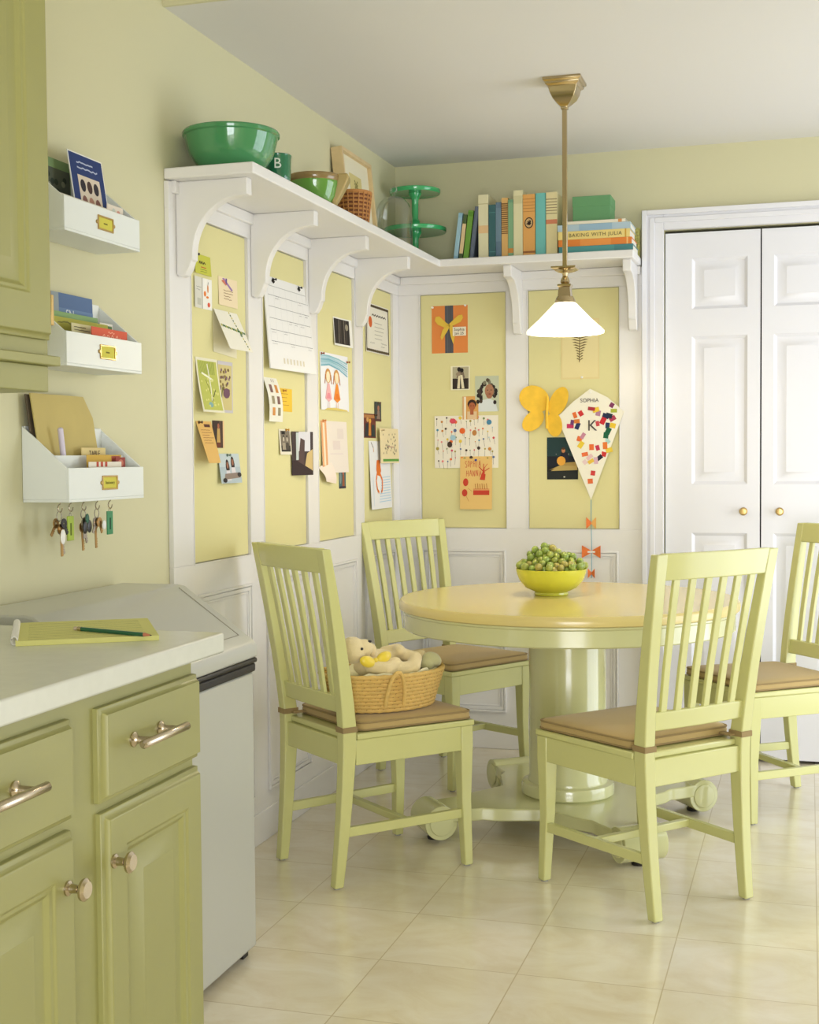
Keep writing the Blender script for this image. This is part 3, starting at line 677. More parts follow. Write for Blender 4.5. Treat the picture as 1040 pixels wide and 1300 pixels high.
# --- first board
paper('note_card', 'small lime note with a dark heading, topmost on the board nearest the racks', 'note', onL(-1.955, 1.747), 0.105, 0.056, (196, 196, 74),
      [('l', [(0.25, 0.52), (0.32, 0.66), (0.36, 0.52), (0.44, 0.66), (0.50, 0.52), (0.58, 0.64), (0.66, 0.54)], 0.004, (70, 60, 30)), ('l', [(0.35, 0.36), (0.68, 0.36)], 0.003, (196, 100, 50))] + scrib(2, 0.3, 0.9, 0.08, 0.3, 0.002, (140, 150, 50), 4), pins=[(0.06, 0.92)], pincol=(60, 50, 40), tilt=0.004)
paper('folded_leaflet', 'white two-page leaflet with small orange figures below the lime note', 'leaflet', onL(-1.960, 1.650), 0.112, 0.088, WHITEP,
      [('r', 0, 0, 0.47, 1, (214, 212, 200)), ('l', [(0.48, 0), (0.48, 1)], 0.003, (90, 90, 70))] + scrib(2, 0.1, 0.42, 0.55, 0.72, 0.0015, (150, 148, 140), 2) + [('r', 0.15, 0.1, 0.4, 0.32, (190, 190, 176)), ('o', 0.62, 0.5, 0.06, 0.09, (226, 124, 40)), ('o', 0.78, 0.68, 0.035, 0.13, (214, 130, 60)), ('o', 0.75, 0.4, 0.07, 0.04, (230, 130, 40)), ('o', 0.82, 0.16, 0.07, 0.08, (220, 90, 60)), ('l', [(0.78, 0.8), (0.8, 0.9)], 0.002, (90, 90, 90))], bend=lambda u, v: 0.006 * abs(u - 0.48))
paper('invitation', 'pale pink invitation with a purple ribbon knot on the board nearest the racks', 'card', onL(-1.796, 1.674), 0.134, 0.084, (232, 214, 178),
      [('p', [(0.2, 0.95), (0.3, 0.98), (0.75, 0.62), (0.68, 0.57)], (150, 116, 170)), ('p', [(0.15, 0.86), (0.28, 0.92), (0.45, 0.78), (0.38, 0.72)], (206, 120, 96)), ('p', [(0.38, 0.98), (0.46, 0.98), (0.44, 0.78), (0.36, 0.8)], (110, 84, 140))] + scrib(4, 0.25, 0.8, 0.2, 0.6, 0.0018, (150, 120, 90), 6), tilt=0.002)
tc = thing('greeting_card', 'open folded invitation tied with a green ribbon, standing off the board', 'card')
b = MB(ink((226, 220, 190))); b.prism([(0, 0), (0.165, -0.01), (0.165, 0.12), (0, 0.125)], 'z', 0.0012, 0.002); b.build('back_leaf', tc)
b = MB(ink((236, 232, 216)), ink((90, 110, 50)), ink((190, 180, 60)))
def leafP(u, v, k=0.0): return (0.165 * u, 0.125 - 0.118 * (1 - v), 0.003 + 0.052 * (1 - v) + k)
b.hexa([leafP(0, 0), leafP(1, 0), leafP(1, 1), leafP(0, 1)], [leafP(0, 0, 0.0012), leafP(1, 0, 0.0012), leafP(1, 1, 0.0012), leafP(0, 1, 0.0012)])
rn = random.Random(3)
for i in range(15):
    u, v = 0.05 + 0.9 * i / 14, 0.60 - 0.12 * (i / 14); b.m(ink((60, 110, 50) if i % 3 else (180, 176, 60)))
    b.f([b.v(leafP(u + 0.028 * math.cos(q), v + 0.035 * math.sin(q), 0.0018)) for q in [2 * PI * k / 8 for k in range(8)]])
for i in range(15):
    u, v = 0.62 + 0.25 * i / 14, 0.97 - 0.9 * i / 14; b.m(ink((70, 96, 50) if i % 2 else (200, 190, 70)))
    b.f([b.v(leafP(u + 0.025 * math.cos(q), v + 0.026 * math.sin(q), 0.0016)) for q in [2 * PI * k / 8 for k in range(8)]])
b.m(ink((30, 100, 56)))
for du, dv in ((-0.07, 0.03), (0.07, 0.04), (-0.02, -0.16), (0.05, -0.12)):
    b.f([b.v(leafP(0.76, 0.53, 0.0022)), b.v(leafP(0.76 + du - 0.02, 0.53 + dv, 0.0022)), b.v(leafP(0.76 + du + 0.02, 0.53 + dv + 0.03, 0.0022))])
b.build('front_leaf', tc); tc.matrix_world = onL(-1.837, 1.533)
paper('art_print', 'curling green and yellow meadow print with a pale tree trunk', 'print', onL(-1.957, 1.354), 0.143, 0.156, (228, 224, 200),
      [('r', 0.06, 0.04, 0.94, 0.95, (186, 190, 92)), ('r', 0.06, 0.74, 0.94, 0.95, (206, 204, 130))] + [('l', [(0.1 + 0.055 * i, 0.94), (0.15 + 0.05 * i, 0.7)], 0.003, (130, 146, 60)) for i in range(14)] +
      [('l', [(0.5, 0.9), (0.55, 0.45), (0.5, 0.2)], 0.006, (232, 232, 206)), ('l', [(0.2, 0.72), (0.7, 0.6)], 0.006, (236, 236, 210)), ('l', [(0.75, 0.42), (0.5, 0.2)], 0.004, (90, 96, 50)), ('l', [(0.35, 0.6), (0.5, 0.35)], 0.003, (110, 120, 50)), ('o', 0.42, 0.14, 0.1, 0.05, (130, 170, 170))] +
      [('o', 0.15 + 0.7 * rn.random(), 0.1 + 0.55 * rn.random(), 0.03, 0.02, (214, 212, 130)) for i in range(24)], tilt=0.012, bend=lambda u, v: 0.012 * (1 - v) ** 2)
paper('botanical_card', 'narrow lavender bordered card with violet flowers beside the meadow print', 'card', onL(-1.808, 1.357), 0.105, 0.152, (196, 192, 200),
      [('r', 0.0, 0.05, 0.93, 0.93, (206, 192, 132))] + [('o', 0.15 + 0.65 * rn.random(), 0.42 + 0.42 * rn.random(), 0.05, 0.03, rn.choice([(110, 84, 70), (132, 110, 60), (128, 96, 110)])) for i in range(30)] + [('o', 0.55, 0.38, 0.22, 0.10, (112, 78, 96)), ('l', [(0.3, 0.5), (0.2, 0.28)], 0.004, (100, 110, 50))])
paper('note_pad_sheet', 'long orange-tan typed notepad curling off the board', 'note pad', onL(-1.960, 1.208), 0.100, 0.120, (222, 180, 104),
      [('r', 0.45, 0.86, 0.85, 0.93, (90, 50, 40))] + scrib(6, 0.15, 0.95, 0.45, 0.82, 0.0016, (160, 110, 60), 9, 0.1), tilt=0.03, pins=[(0.15, 0.97)], pincol=(90, 60, 30), bend=lambda u, v: 0.01 * (1 - u) * (1 - v))
paper('photograph', 'small dark snapshot of a person in a yellow dress beside the tan notepad', 'photograph', onL(-1.850, 1.252), 0.080, 0.080, (58, 42, 36),
      [('r', 0.55, 0.0, 0.8, 1.0, (84, 62, 52)), ('r', 0.88, 0.0, 1.0, 1.0, (226, 190, 140)), ('p', [(0.36, 0.2), (0.66, 0.2), (0.62, 0.72), (0.4, 0.72)], (196, 160, 90)), ('o', 0.5, 0.8, 0.09, 0.1, (170, 100, 70)), ('r', 0.36, 0.02, 0.66, 0.2, (110, 50, 36))])
paper('photograph', 'blue grey snapshot of two sitting girls at the foot of the board nearest the racks', 'photograph', onL(-1.816, 1.147), 0.148, 0.088, (176, 190, 196),
      [('r', 0, 0.55, 1, 1, (192, 204, 206))] + person(0.38, 0.62, 0.62, (150, 100, 76), (40, 30, 28), (214, 210, 214), 0.55, True) + person(0.64, 0.72, 0.62, (156, 104, 80), (44, 32, 28), (220, 214, 216), 0.55, True) +
      [('p', [(0.15, 0.12), (0.95, 0.18), (0.9, 0.36), (0.22, 0.32)], (140, 124, 112)), ('o', 0.18, 0.1, 0.1, 0.08, (40, 34, 34)), ('o', 0.9, 0.28, 0.1, 0.08, (44, 38, 36))], pins=[(0.42, 0.95)], pincol=(90, 120, 110), tilt=0.012)
# --- second board
cal = [('l', [(0.06, 0.90 - 0.0), (0.97, 0.90)], 0.0014, (150, 150, 150))]
for i in range(5): cal.append(('l', [(0.06, 0.80 - 0.125 * i), (0.97, 0.80 - 0.125 * i)], 0.0016, (150, 150, 150)))
for i in range(8): cal.append(('l', [(0.06 + 0.13 * i, 0.90), (0.06 + 0.13 * i, 0.30)], 0.0010, (206, 206, 206)))
rc = random.Random(5)
for i in range(14): u = 0.08 + 0.13 * rc.randrange(7); v = 0.83 - 0.125 * rc.randrange(5); cal += scrib(2, u, u + 0.10, v - 0.07, v - 0.02, 0.0012, (160, 158, 160), i)
cal += [('r', 0.28 + 0.07 * i, 0.07, 0.31 + 0.07 * i, 0.13, (216, 208, 186)) for i in range(7)]
cal += [('p', [(0.16, 0.955), (0.20, 1.0), (0.24, 0.955), (0.20, 0.93)], (24, 20, 20)), ('p', [(0.75, 0.955), (0.79, 1.0), (0.83, 0.955), (0.79, 0.93)], (24, 20, 20))]
paper('wall_calendar', 'large white ruled calendar hung by two black clips on the second board', 'calendar', onL(-1.456, 1.508), 0.385, 0.298, (232, 231, 228), cal, tilt=0.022, pins=[(0.20, 0.975), (0.79, 0.975)], pincol=(20, 18, 18), th=0.004, bend=lambda u, v: 0.012 * u * (1 - v))
strip = []
for j in range(3):
    for i in range(2): strip += [('r', 0.22 + 0.40 * i, 0.14 + 0.26 * j, 0.42 + 0.40 * i, 0.32 + 0.26 * j, [(206, 140, 70), (150, 140, 110), (130, 96, 90)][(i + j) % 3])]
paper('picture_strip', 'white strip printed with six small orange figures under the calendar', 'leaflet', onL(-1.469, 1.338), 0.112, 0.142, (230, 228, 214), strip + [('l', [(0.5, 0.90), (0.52, 0.97)], 0.003, (120, 70, 60)), ('l', [(0.65, 0.90), (0.67, 0.97)], 0.003, (120, 70, 60))], tilt=0.02, bend=lambda u, v: 0.01 * math.sin(v * PI))
paper('index_card', 'bright orange-yellow index card with ruled lines under the calendar', 'note', onL(-1.358, 1.375), 0.137, 0.076, (232, 192, 62), scrib(4, 0.3, 0.85, 0.2, 0.85, 0.0016, (176, 120, 40), 12, 0.05) + [('l', [(0.28, 0.05), (0.28, 0.95)], 0.001, (210, 150, 60))], pins=[(0.42, 0.9)], pincol=(196, 140, 60))
paper('photograph', 'black and white group snapshot under the orange-yellow index card', 'photograph', onL(-1.342, 1.232), 0.100, 0.084, (226, 220, 200),
      [('r', 0.1, 0.12, 0.92, 0.94, (120, 110, 96)), ('r', 0.2, 0.8, 0.5, 0.92, (30, 26, 24)), ('r', 0.1, 0.12, 0.92, 0.36, (44, 40, 36))] + person(0.35, 0.62, 0.5, (200, 190, 170), (40, 34, 30), (160, 150, 130), 0.9) + person(0.65, 0.62, 0.5, (200, 190, 170), (40, 34, 30), (70, 64, 56), 0.9), pins=[(0.6, 0.98)], pincol=(206, 150, 40), tilt=0.006)
paper('photograph', 'curled tall dark photograph beside the group snapshot on the calendar board', 'photograph', onL(-1.238, 1.162), 0.128, 0.148, (66, 54, 52),
      [('r', 0.28, 0.35, 0.42, 0.98, (190, 200, 196)), ('r', 0.42, 0.55, 0.9, 1.0, (214, 212, 216)), ('p', [(0.4, 0.3), (0.66, 0.2), (0.7, 0.8), (0.5, 0.86)], (86, 66, 62)), ('p', [(0.7, 0.22), (0.98, 0.1), (0.98, 0.6), (0.78, 0.5)], (206, 180, 120)), ('o', 0.85, 0.3, 0.07, 0.07, (220, 130, 60)), ('p', [(0.0, 0.0), (0.95, 0.0), (0.95, 0.12), (0.3, 0.34), (0.0, 0.34)], (52, 38, 38))], bend=lambda u, v: 0.034 * (u - 0.1) ** 2 + 0.004)
# --- third board
paper('photograph', 'black and white woodland photograph with a white border, upper right of the third board', 'photograph', onL(-0.809, 1.633), 0.176, 0.104, (232, 230, 220),
      [('r', 0.03, 0.07, 0.86, 0.95, (48, 42, 40))] + [('l', [(0.08 + 0.1 * i, 0.1), (0.14 + 0.09 * i, 0.93)], 0.004, [(84, 74, 66), (30, 26, 26), (140, 130, 116)][i % 3]) for i in range(8)] + [('o', 0.72, 0.7, 0.08, 0.12, (150, 142, 120))], tilt=0.006, bend=lambda u, v: 0.01 * u * u)
def dgirl(u, c1, c2, leg):
    return [('o', u, 0.60, 0.10, 0.13, (206, 150, 84)), ('o', u, 0.58, 0.065, 0.10, (236, 222, 190)), ('l', [(u - 0.09, 0.62), (u - 0.12, 0.46)], 0.007, (176, 104, 56)), ('l', [(u + 0.09, 0.62), (u + 0.12, 0.46)], 0.007, (176, 104, 56)),
            ('p', [(u - 0.03, 0.47), (u + 0.04, 0.47), (u + 0.12, 0.2), (u, 0.14), (u - 0.12, 0.2)], c1), ('p', [(u - 0.08, 0.2), (u + 0.08, 0.2), (u + 0.04, 0.30), (u - 0.04, 0.3)], c2), ('l', [(u - 0.03, 0.14), (u - 0.03, 0.04)], 0.003, leg), ('l', [(u + 0.03, 0.14), (u + 0.03, 0.04)], 0.003, leg)]
sky = [('l', [(0.02, 0.94 - 0.035 * i), (0.3, 0.95 - 0.03 * i), (0.65, 0.92 - 0.035 * i), (0.97, 0.86 - 0.045 * i)], 0.006, [(146, 190, 200), (170, 204, 216), (120, 174, 190)][i % 3]) for i in range(6)]
paper('child_drawing', "child's drawing of two long-haired girls in pink and orange under a blue sky", 'drawing', onL(-0.950, 1.393), 0.298, 0.206, (234, 234, 236),
      sky + dgirl(0.26, (232, 176, 176), (226, 140, 150), (220, 180, 160)) + dgirl(0.56, (230, 140, 50), (222, 116, 40), (226, 170, 110)) + [('p', [(0.1, 0.0), (0.95, 0.0), (0.9, 0.025), (0.5, 0.05), (0.2, 0.035)], (220, 200, 110))], pins=[(0.04, 0.97), (0.96, 0.90)], pincol=(150, 74, 40), tilt=0.004)
c3 = paper('pink_paper', 'large pale pink sheet with an orange folded strip down its left side', 'paper', onL(-0.949, 1.166), 0.277, 0.188, (230, 220, 208),
      [('r', 0.0, 0.12, 0.20, 1.0, (226, 164, 110)), ('r', 0.06, 0.14, 0.13, 0.96, (240, 220, 190)), ('r', 0.42, 0.45, 0.7, 0.62, (222, 208, 200)), ('r', 0.6, 0.66, 0.85, 0.86, (222, 210, 200)), ('r', 0.3, 0.35, 0.8, 0.38, (224, 212, 204))], pins=[(0.08, 1.0)], pincol=(222, 140, 80), tilt=0.008)
b = MB(ink((238, 222, 206)), ink((190, 160, 90))); secs = []
for i in range(9):
    a = i / 8 * 2.2; secs.append([(0.10 * 1.0 - 0.14 + 0.05 * i / 8, 0.02 - 0.05 * i / 8, 0.006 + 0.014 * math.sin(a)), (0.09 + 0.02 * i / 8, 0.045 - 0.085 * i / 8, 0.004 + 0.018 * math.sin(a))])
b.loft(secs, smooth=True, cap=False, closed=False); o = b.build('curled_corner', c3)
paper('photograph', 'tiny teal snapshot of a standing figure, lowest on the third board', 'photograph', onL(-0.759, 1.106), 0.074, 0.084, (62, 100, 104), [('o', 0.2, 0.5, 0.14, 0.3, (120, 140, 140)), ('p', [(0.45, 0.1), (0.8, 0.1), (0.75, 0.6), (0.5, 0.6)], (150, 84, 50)), ('o', 0.6, 0.72, 0.14, 0.12, (190, 100, 70)), ('r', 0, 0, 1, 0.1, (50, 40, 60))])
# --- fourth board
def border(c, n=18):
    o = []
    for i in range(n): u = 0.02 + 0.96 * (i + 0.5) / n; o += [('o', u, 0.955, 0.032, 0.03, c), ('o', u, 0.045, 0.032, 0.03, c)]
    for i in range(n + 8): v = 0.03 + 0.94 * (i + 0.5) / (n + 8); o += [('o', 0.025, v, 0.016, 0.024, c), ('o', 0.975, v, 0.016, 0.024, c)]
    return o
paper('certificate', 'cream certificate with a dark scalloped border and an orange seal', 'certificate', onL(-0.440, 1.637), 0.300, 0.194, (232, 228, 214),
      border((84, 72, 50)) + [('r', 0.07, 0.09, 0.94, 0.91, (226, 222, 206)), ('l', [(0.26 + 0.05 * i, 0.775 + (0.018 if i % 2 else -0.018)) for i in range(13)], 0.005, (70, 64, 56)), ('o', 0.19, 0.62, 0.075, 0.115, (206, 96, 40))] + scrib(5, 0.36, 0.85, 0.26, 0.66, 0.0016, (120, 116, 106), 21, 0.08) + scrib(1, 0.15, 0.35, 0.16, 0.24, 0.0014, (110, 108, 100), 22) + scrib(2, 0.62, 0.88, 0.12, 0.26, 0.0016, (110, 108, 100), 23), tilt=0.004)
paper('photograph', 'small dark portrait snapshot, topmost of the snapshots on the fourth board', 'photograph', onL(-0.334, 1.366), 0.083, 0.078, (66, 70, 66), [('p', [(0.3, 0.1), (0.8, 0.1), (0.72, 0.55), (0.4, 0.55)], (140, 116, 100)), ('o', 0.55, 0.68, 0.16, 0.14, (170, 110, 84)), ('r', 0, 0, 1, 0.12, (84, 50, 44))], pins=[(0.5, 0.95)], pincol=(90, 60, 40), off=0.002)
paper('photograph', 'reddish brown snapshot of a group overlapped by the small dark portrait', 'photograph', onL(-0.477, 1.298), 0.160, 0.096, (110, 52, 40), [('r', 0.05, 0.82, 0.95, 0.95, (176, 120, 70)), ('o', 0.35, 0.75, 0.1, 0.1, (200, 150, 90)), ('p', [(0.1, 0.05), (0.45, 0.05), (0.4, 0.6), (0.2, 0.6)], (40, 44, 50)), ('p', [(0.62, 0.05), (0.95, 0.05), (0.88, 0.55), (0.68, 0.55)], (44, 56, 54)), ('p', [(0.4, 0.1), (0.62, 0.1), (0.58, 0.7), (0.46, 0.7)], (200, 130, 50)), ('o', 0.54, 0.7, 0.08, 0.1, (226, 170, 60))], pins=[(0.9, 0.95)], pincol=(90, 60, 40))
paper('child_drawing', 'cream drawing of small dark figures over green grass, overlapping the corner stile', 'drawing', onL(-0.306, 1.197, 0.014), 0.250, 0.142, (230, 214, 170), [('r', 0.12, 0.05, 0.98, 0.12, (90, 150, 60))] + [('l', [(0.15 + 0.75 * rn.random(), 0.3 + 0.55 * rn.random()) for q in range(2)], 0.0022, (96, 84, 70)) for i in range(0)] + [('o', 0.15 + 0.75 * rn.random(), 0.25 + 0.6 * rn.random(), 0.012, 0.03, (84, 80, 76)) for i in range(40)] + [('l', [(0.4, 0.48), (0.72, 0.46)], 0.004, (190, 150, 130))], tilt=0.004, pins=[(0.1, 0.94)], pincol=(200, 180, 140), off=0.006)
def oval_arms(): return [('l', [(0.34, 0.55), (0.26, 0.42), (0.30, 0.28), (0.38, 0.24)], 0.012, (226, 120, 40)), ('l', [(0.42, 0.55), (0.56, 0.42), (0.54, 0.28), (0.48, 0.24)], 0.012, (226, 120, 40))]
paper('child_drawing', 'tall drawing of an orange long-armed figure over pale blue lines', 'drawing', onL(-0.410, 1.014), 0.268, 0.272, (232, 232, 232),
      [('l', [(0.55 - 0.02 * i, 0.46 - 0.04 * i), (0.95, 0.47 - 0.04 * i)], 0.003, (170, 204, 226)) for i in range(10)] + [('l', [(0.12, 0.5), (0.12, 0.05)], 0.003, (180, 206, 224)), ('p', [(0.33, 0.72), (0.47, 0.72), (0.52, 0.56), (0.44, 0.48), (0.32, 0.5), (0.29, 0.58)], (222, 116, 40))] + oval_arms() + [('l', [(0.1, 0.98), (0.2, 0.9)], 0.004, (110, 80, 60)), ('l', [(0.2, 0.9), (0.2, 0.84)], 0.005, (222, 170, 60))], tilt=0.012)
# --- back wall, left board
e1 = paper('gift_card', 'orange card with a grey ribbon, a yellow bow and a white name tag', 'card', onB(0.158, 1.654), 0.155, 0.197, (222, 136, 70),
      [('r', 0.37, 0.0, 0.60, 1.0, (84, 84, 90)), ('l', [(0.44, 0), (0.44, 1)], 0.001, (110, 110, 116)), ('l', [(0.53, 0), (0.53, 1)], 0.001, (64, 64, 70))], pins=[(0.03, 0.97), (0.94, 0.99)])
b = MB(mat('yellow_felt', (222, 186, 70), 0.9, bump=0.3, bscale=500)); z = 0.004
def bowshape(b, cx, cz, s, lobes, n0):
    for pl_ in lobes: b.hexa([(cx + p[0] * s, cz + p[1] * s, n0) for p in pl_], [(cx + p[0] * s, cz + p[1] * s, n0 + 0.002) for p in pl_])
lob = [[(0.05, 0.0), (-0.1, 0.1), (-0.45, 0.42), (-0.62, 0.40), (-0.66, 0.22), (-0.52, 0.04), (-0.2, -0.10)], [(-0.05, 0.0), (0.2, -0.02), (0.55, 0.14), (0.66, 0.32), (0.62, 0.46), (0.45, 0.44), (0.1, 0.14)], [(-0.08, 0.02), (0.06, -0.02), (-0.1, -0.3), (-0.34, -0.66), (-0.40, -0.52), (-0.3, -0.2)], [(0.0, -0.02), (0.16, 0.0), (0.3, -0.4), (0.2, -0.85), (0.08, -0.5)]]
bowshape(b, 0.075, 0.115, 0.092, lob, 0.003); b.build('felt_bow', e1)
b = MB(ink((236, 228, 206))); b.box(0.092, 0.149, 0.070, 0.107, 0.006, 0.007)
text_into(b, 'Sophia', 0.017, Matrix.Translation((0.120, 0.096, 0.0075)), ink((50, 44, 40)), 0.0001); text_into(b, 'Jan 25', 0.016, Matrix.Translation((0.120, 0.080, 0.0075)), ink((50, 44, 40)), 0.0001)
b.build('name_tag', e1)
paper('photograph', 'small black and white photograph of a standing couple on the back wall board', 'photograph', onB(0.239, 1.499), 0.082, 0.100, (232, 226, 200),
      [('r', 0.1, 0.04, 0.94, 0.96, (176, 168, 140)), ('r', 0.1, 0.04, 0.94, 0.48, (52, 42, 38)), ('p', [(0.3, 0.5), (0.75, 0.5), (0.66, 0.8), (0.4, 0.8)], (120, 104, 88)), ('o', 0.44, 0.86, 0.1, 0.09, (40, 34, 32)), ('o', 0.58, 0.82, 0.1, 0.09, (34, 30, 28)), ('p', [(0.34, 0.06), (0.48, 0.06), (0.5, 0.6), (0.4, 0.6)], (222, 212, 180)), ('p', [(0.58, 0.06), (0.72, 0.06), (0.62, 0.62), (0.5, 0.62)], (226, 216, 186)), ('o', 0.4, 0.66, 0.13, 0.08, (150, 132, 110))], tilt=0.003)
rg = random.Random(11); curls = []
for i in range(34):
    a = rg.uniform(-0.3, PI + 0.3); curls.append(('o', 0.52 + 0.30 * math.cos(a) + rg.uniform(-0.04, 0.04), 0.60 + 0.26 * math.sin(a) - 0.10 * abs(math.cos(a)) + rg.uniform(-0.03, 0.03), 0.07, 0.055, rg.choice([(56, 44, 40), (88, 76, 62), (44, 36, 34), (120, 116, 96)])))
for i in range(16):
    s = rg.choice((-1, 1)); curls.append(('o', 0.52 + s * rg.uniform(0.26, 0.40), rg.uniform(0.25, 0.6), 0.07, 0.06, rg.choice([(50, 40, 38), (70, 58, 50), (38, 32, 32)])))
paper('photograph', 'large colour portrait of a curly-haired child in a white shirt', 'photograph', onB(0.343, 1.408), 0.101, 0.147, (206, 208, 186),
      [('r', 0, 0.0, 1, 1.0, (190, 196, 170)), ('p', [(0.12, 0.0), (0.95, 0.0), (0.86, 0.28), (0.6, 0.36), (0.3, 0.32), (0.14, 0.22)], (214, 220, 220))] + curls + [('o', 0.60, 0.58, 0.19, 0.19, (168, 120, 90)), ('o', 0.60, 0.45, 0.13, 0.09, (160, 108, 80)), ('o', 0.53, 0.60, 0.03, 0.012, (60, 40, 34)), ('o', 0.68, 0.60, 0.03, 0.012, (60, 40, 34)), ('o', 0.62, 0.49, 0.05, 0.015, (130, 66, 56)), ('o', 0.62, 0.55, 0.02, 0.012, (140, 92, 70))])
paper('photograph', 'small orange-toned portrait of a short-haired child tucked above the lollipop drawing', 'photograph', onB(0.289, 1.376), 0.068, 0.096, (214, 160, 90),
      [('r', 0.0, 0.0, 0.22, 1.0, (214, 170, 120)), ('r', 0.10, 0.0, 0.22, 0.98, (236, 226, 204)), ('o', 0.6, 0.66, 0.28, 0.20, (50, 34, 28)), ('o', 0.6, 0.56, 0.21, 0.18, (170, 96, 62)), ('r', 0.3, 0.0, 0.9, 0.34, (220, 190, 150)), ('r', 0.48, 0.2, 0.7, 0.4, (170, 96, 62)), ('o', 0.53, 0.59, 0.04, 0.015, (50, 30, 26)), ('o', 0.69, 0.59, 0.04, 0.015, (50, 30, 26))], tilt=0.002)
rl = random.Random(14); lol = []
colsL = [(206, 80, 90), (226, 110, 50), (80, 140, 170), (166, 150, 70), (70, 56, 50), (150, 190, 206), (200, 130, 60), (226, 196, 70), (90, 110, 150), (226, 130, 130), (120, 140, 90), (206, 90, 110)]
for j in range(5):
    for i in range(13):
        u = 0.05 + 0.073 * i + rl.uniform(-0.02, 0.02); v = 0.93 - 0.19 * j + rl.uniform(-0.05, 0.04)
        if u > 0.93: continue
        L2 = rl.uniform(0.09, 0.16); s = rl.choice((0.009, 0.012, 0.014, 0.018, 0.026))
        lol.append(('l', [(u, v), (u + rl.uniform(-0.01, 0.02), v - L2)], 0.0011, (110, 104, 100))); lol.append(('o', u, v, s, s * 1.25, rl.choice(colsL)))
lol += [('o', 0.44, 0.71, 0.046, 0.058, (226, 104, 44)), ('o', 0.29, 0.9, 0.05, 0.05, (214, 78, 96)), ('o', 0.86, 0.87, 0.04, 0.05, (78, 136, 168)), ('o', 0.29, 0.58, 0.045, 0.055, (160, 196, 212)), ('o', 0.24, 0.45, 0.04, 0.058, (70, 54, 46)), ('o', 0.63, 0.67, 0.036, 0.055, (190, 130, 70))]
paper('child_drawing', 'wide white drawing covered with rows of coloured lollipop flowers', 'drawing', onB(0.168, 1.174, -0.0085), 0.273, 0.218, (234, 228, 212), lol, tilt=0.001)
red = (196, 64, 44)
def loopl(u, v, ru, rv, c): return [('l', [(u + ru * math.cos(2 * PI * i / 10), v + rv * math.sin(2 * PI * i / 10)) for i in range(11)], 0.0018, c)]
def stroke(ps, dx, dy, sx=1.0, sy=1.0): return ('l', [(dx + p[0] * sx, dy + p[1] * sy) for p in ps], 0.0024, (206, 112, 74))
LT = {'S': [[(1, .9), (.3, 1), (0, .75), (1, .3), (.7, 0), (0, .1)]], 'O': [[(.5, 0), (0, .5), (.5, 1), (1, .5), (.5, 0)]], 'P': [[(0, 0), (.1, 1), (.9, .8), (.1, .5)]], 'H': [[(0, 0), (.1, 1)], [(.9, 0), (.9, 1)], [(0, .5), (.9, .5)]], 'I': [[(.4, 0), (.5, 1)]], 'A': [[(0, 0), (.5, 1), (1, 0)], [(.2, .4), (.8, .4)]], 'N': [[(0, 0), (.1, 1), (.8, 0), (.9, 1)]]}
birthday = [stroke(q, 0.16 + 0.085 * i, 0.79 + 0.012 * (i % 2), 0.06, 0.12) for i, ch in enumerate('SOPHIA') for q in LT[ch]] + [stroke(q, 0.20 + 0.10 * i, 0.62 + 0.012 * (i % 2), 0.07, 0.11) for i, ch in enumerate('HANNA') for q in LT[ch]]
birthday += [ ('o', 0.18, 0.51, 0.085, 0.075, red), ('o', 0.15, 0.31, 0.085, 0.070, red), ('r', 0.42, 0.27, 0.92, 0.36, red), ('l', [(0.42, 0.38), (0.92, 0.38)], 0.003, (214, 120, 80)), ('l', [(0.2, 0.25), (0.28, 0.15)], 0.0016, (190, 110, 60)), ('l', [(0.25, 0.4), (0.38, 0.34)], 0.0016, (190, 130, 60))]
for i in range(6): birthday.append(('l', [(0.5 + 0.07 * i, 0.38), (0.48 + 0.07 * i, 0.48 + 0.01 * (i % 2))], 0.0026, (176, 110, 50)))
birthday += [('p', [(0.62, 0.56), (0.78, 0.55), (0.80, 0.66), (0.70, 0.70)], red), ('p', [(0.70, 0.68), (0.78, 0.68), (0.76, 0.80)], red), ('l', [(0.6, 0.80), (0.72, 0.72)], 0.004, red), ('l', [(0.78, 0.72), (0.92, 0.78)], 0.003, red), ('l', [(0.74, 0.76), (0.74, 0.86)], 0.003, red), ('l', [(0.72, 0.74), (0.86, 0.86)], 0.002, red)]
paper('child_drawing', "tan sheet with a child's red birthday cake drawing and letters", 'drawing', onB(0.278, 1.002, -0.0105), 0.137, 0.220, (226, 190, 118), birthday, tilt=0.010, pins=[(0.50, 0.93)], pincol=(40, 60, 150))
# --- back wall, right board
fern = [('l', [(0.50, 0.98), (0.48, 0.28)], 0.003, (104, 84, 50))]
for i in range(15):
    v = 0.95 - 0.045 * i; L2 = 0.09 + 0.15 * math.sin(PI * min(1, (i + 3) / 15)) ** 1.0; 
    for s in (-1, 1): fern.append(('p', [(0.495, v), (0.495 + s * L2 * 0.6, v + 0.030), (0.495 + s * L2, v + 0.022), (0.495 + s * L2 * 0.6, v + 0.010), (0.495, v - 0.012)], (110, 92, 56)))
paper('fern_print', 'cream sheet with a pressed brown fern, half hidden behind the lamp shade', 'print', onB(0.704, 1.532), 0.157, 0.245, (222, 206, 150), [('r', 0.04, 0.03, 0.96, 0.97, (226, 212, 158))] + fern, pins=[(0.55, 0.03)], tilt=0.0)
def blob(cx, cy, rx, ry, rot, n=20):
    out = []
    for i in range(n):
        a = 2 * PI * i / n; x, y = rx * math.cos(a), ry * math.sin(a); out.append((cx + x * math.cos(rot) - y * math.sin(rot), cy + x * math.sin(rot) + y * math.cos(rot)))
    return out
bf = thing('paper_butterfly', 'yellow-orange paper butterfly pinned across the edge of the right-hand board', 'decoration')
YB = mat('yellow_tissue_paper', (236, 190, 52), 0.7, var=0.08, vscale=30)
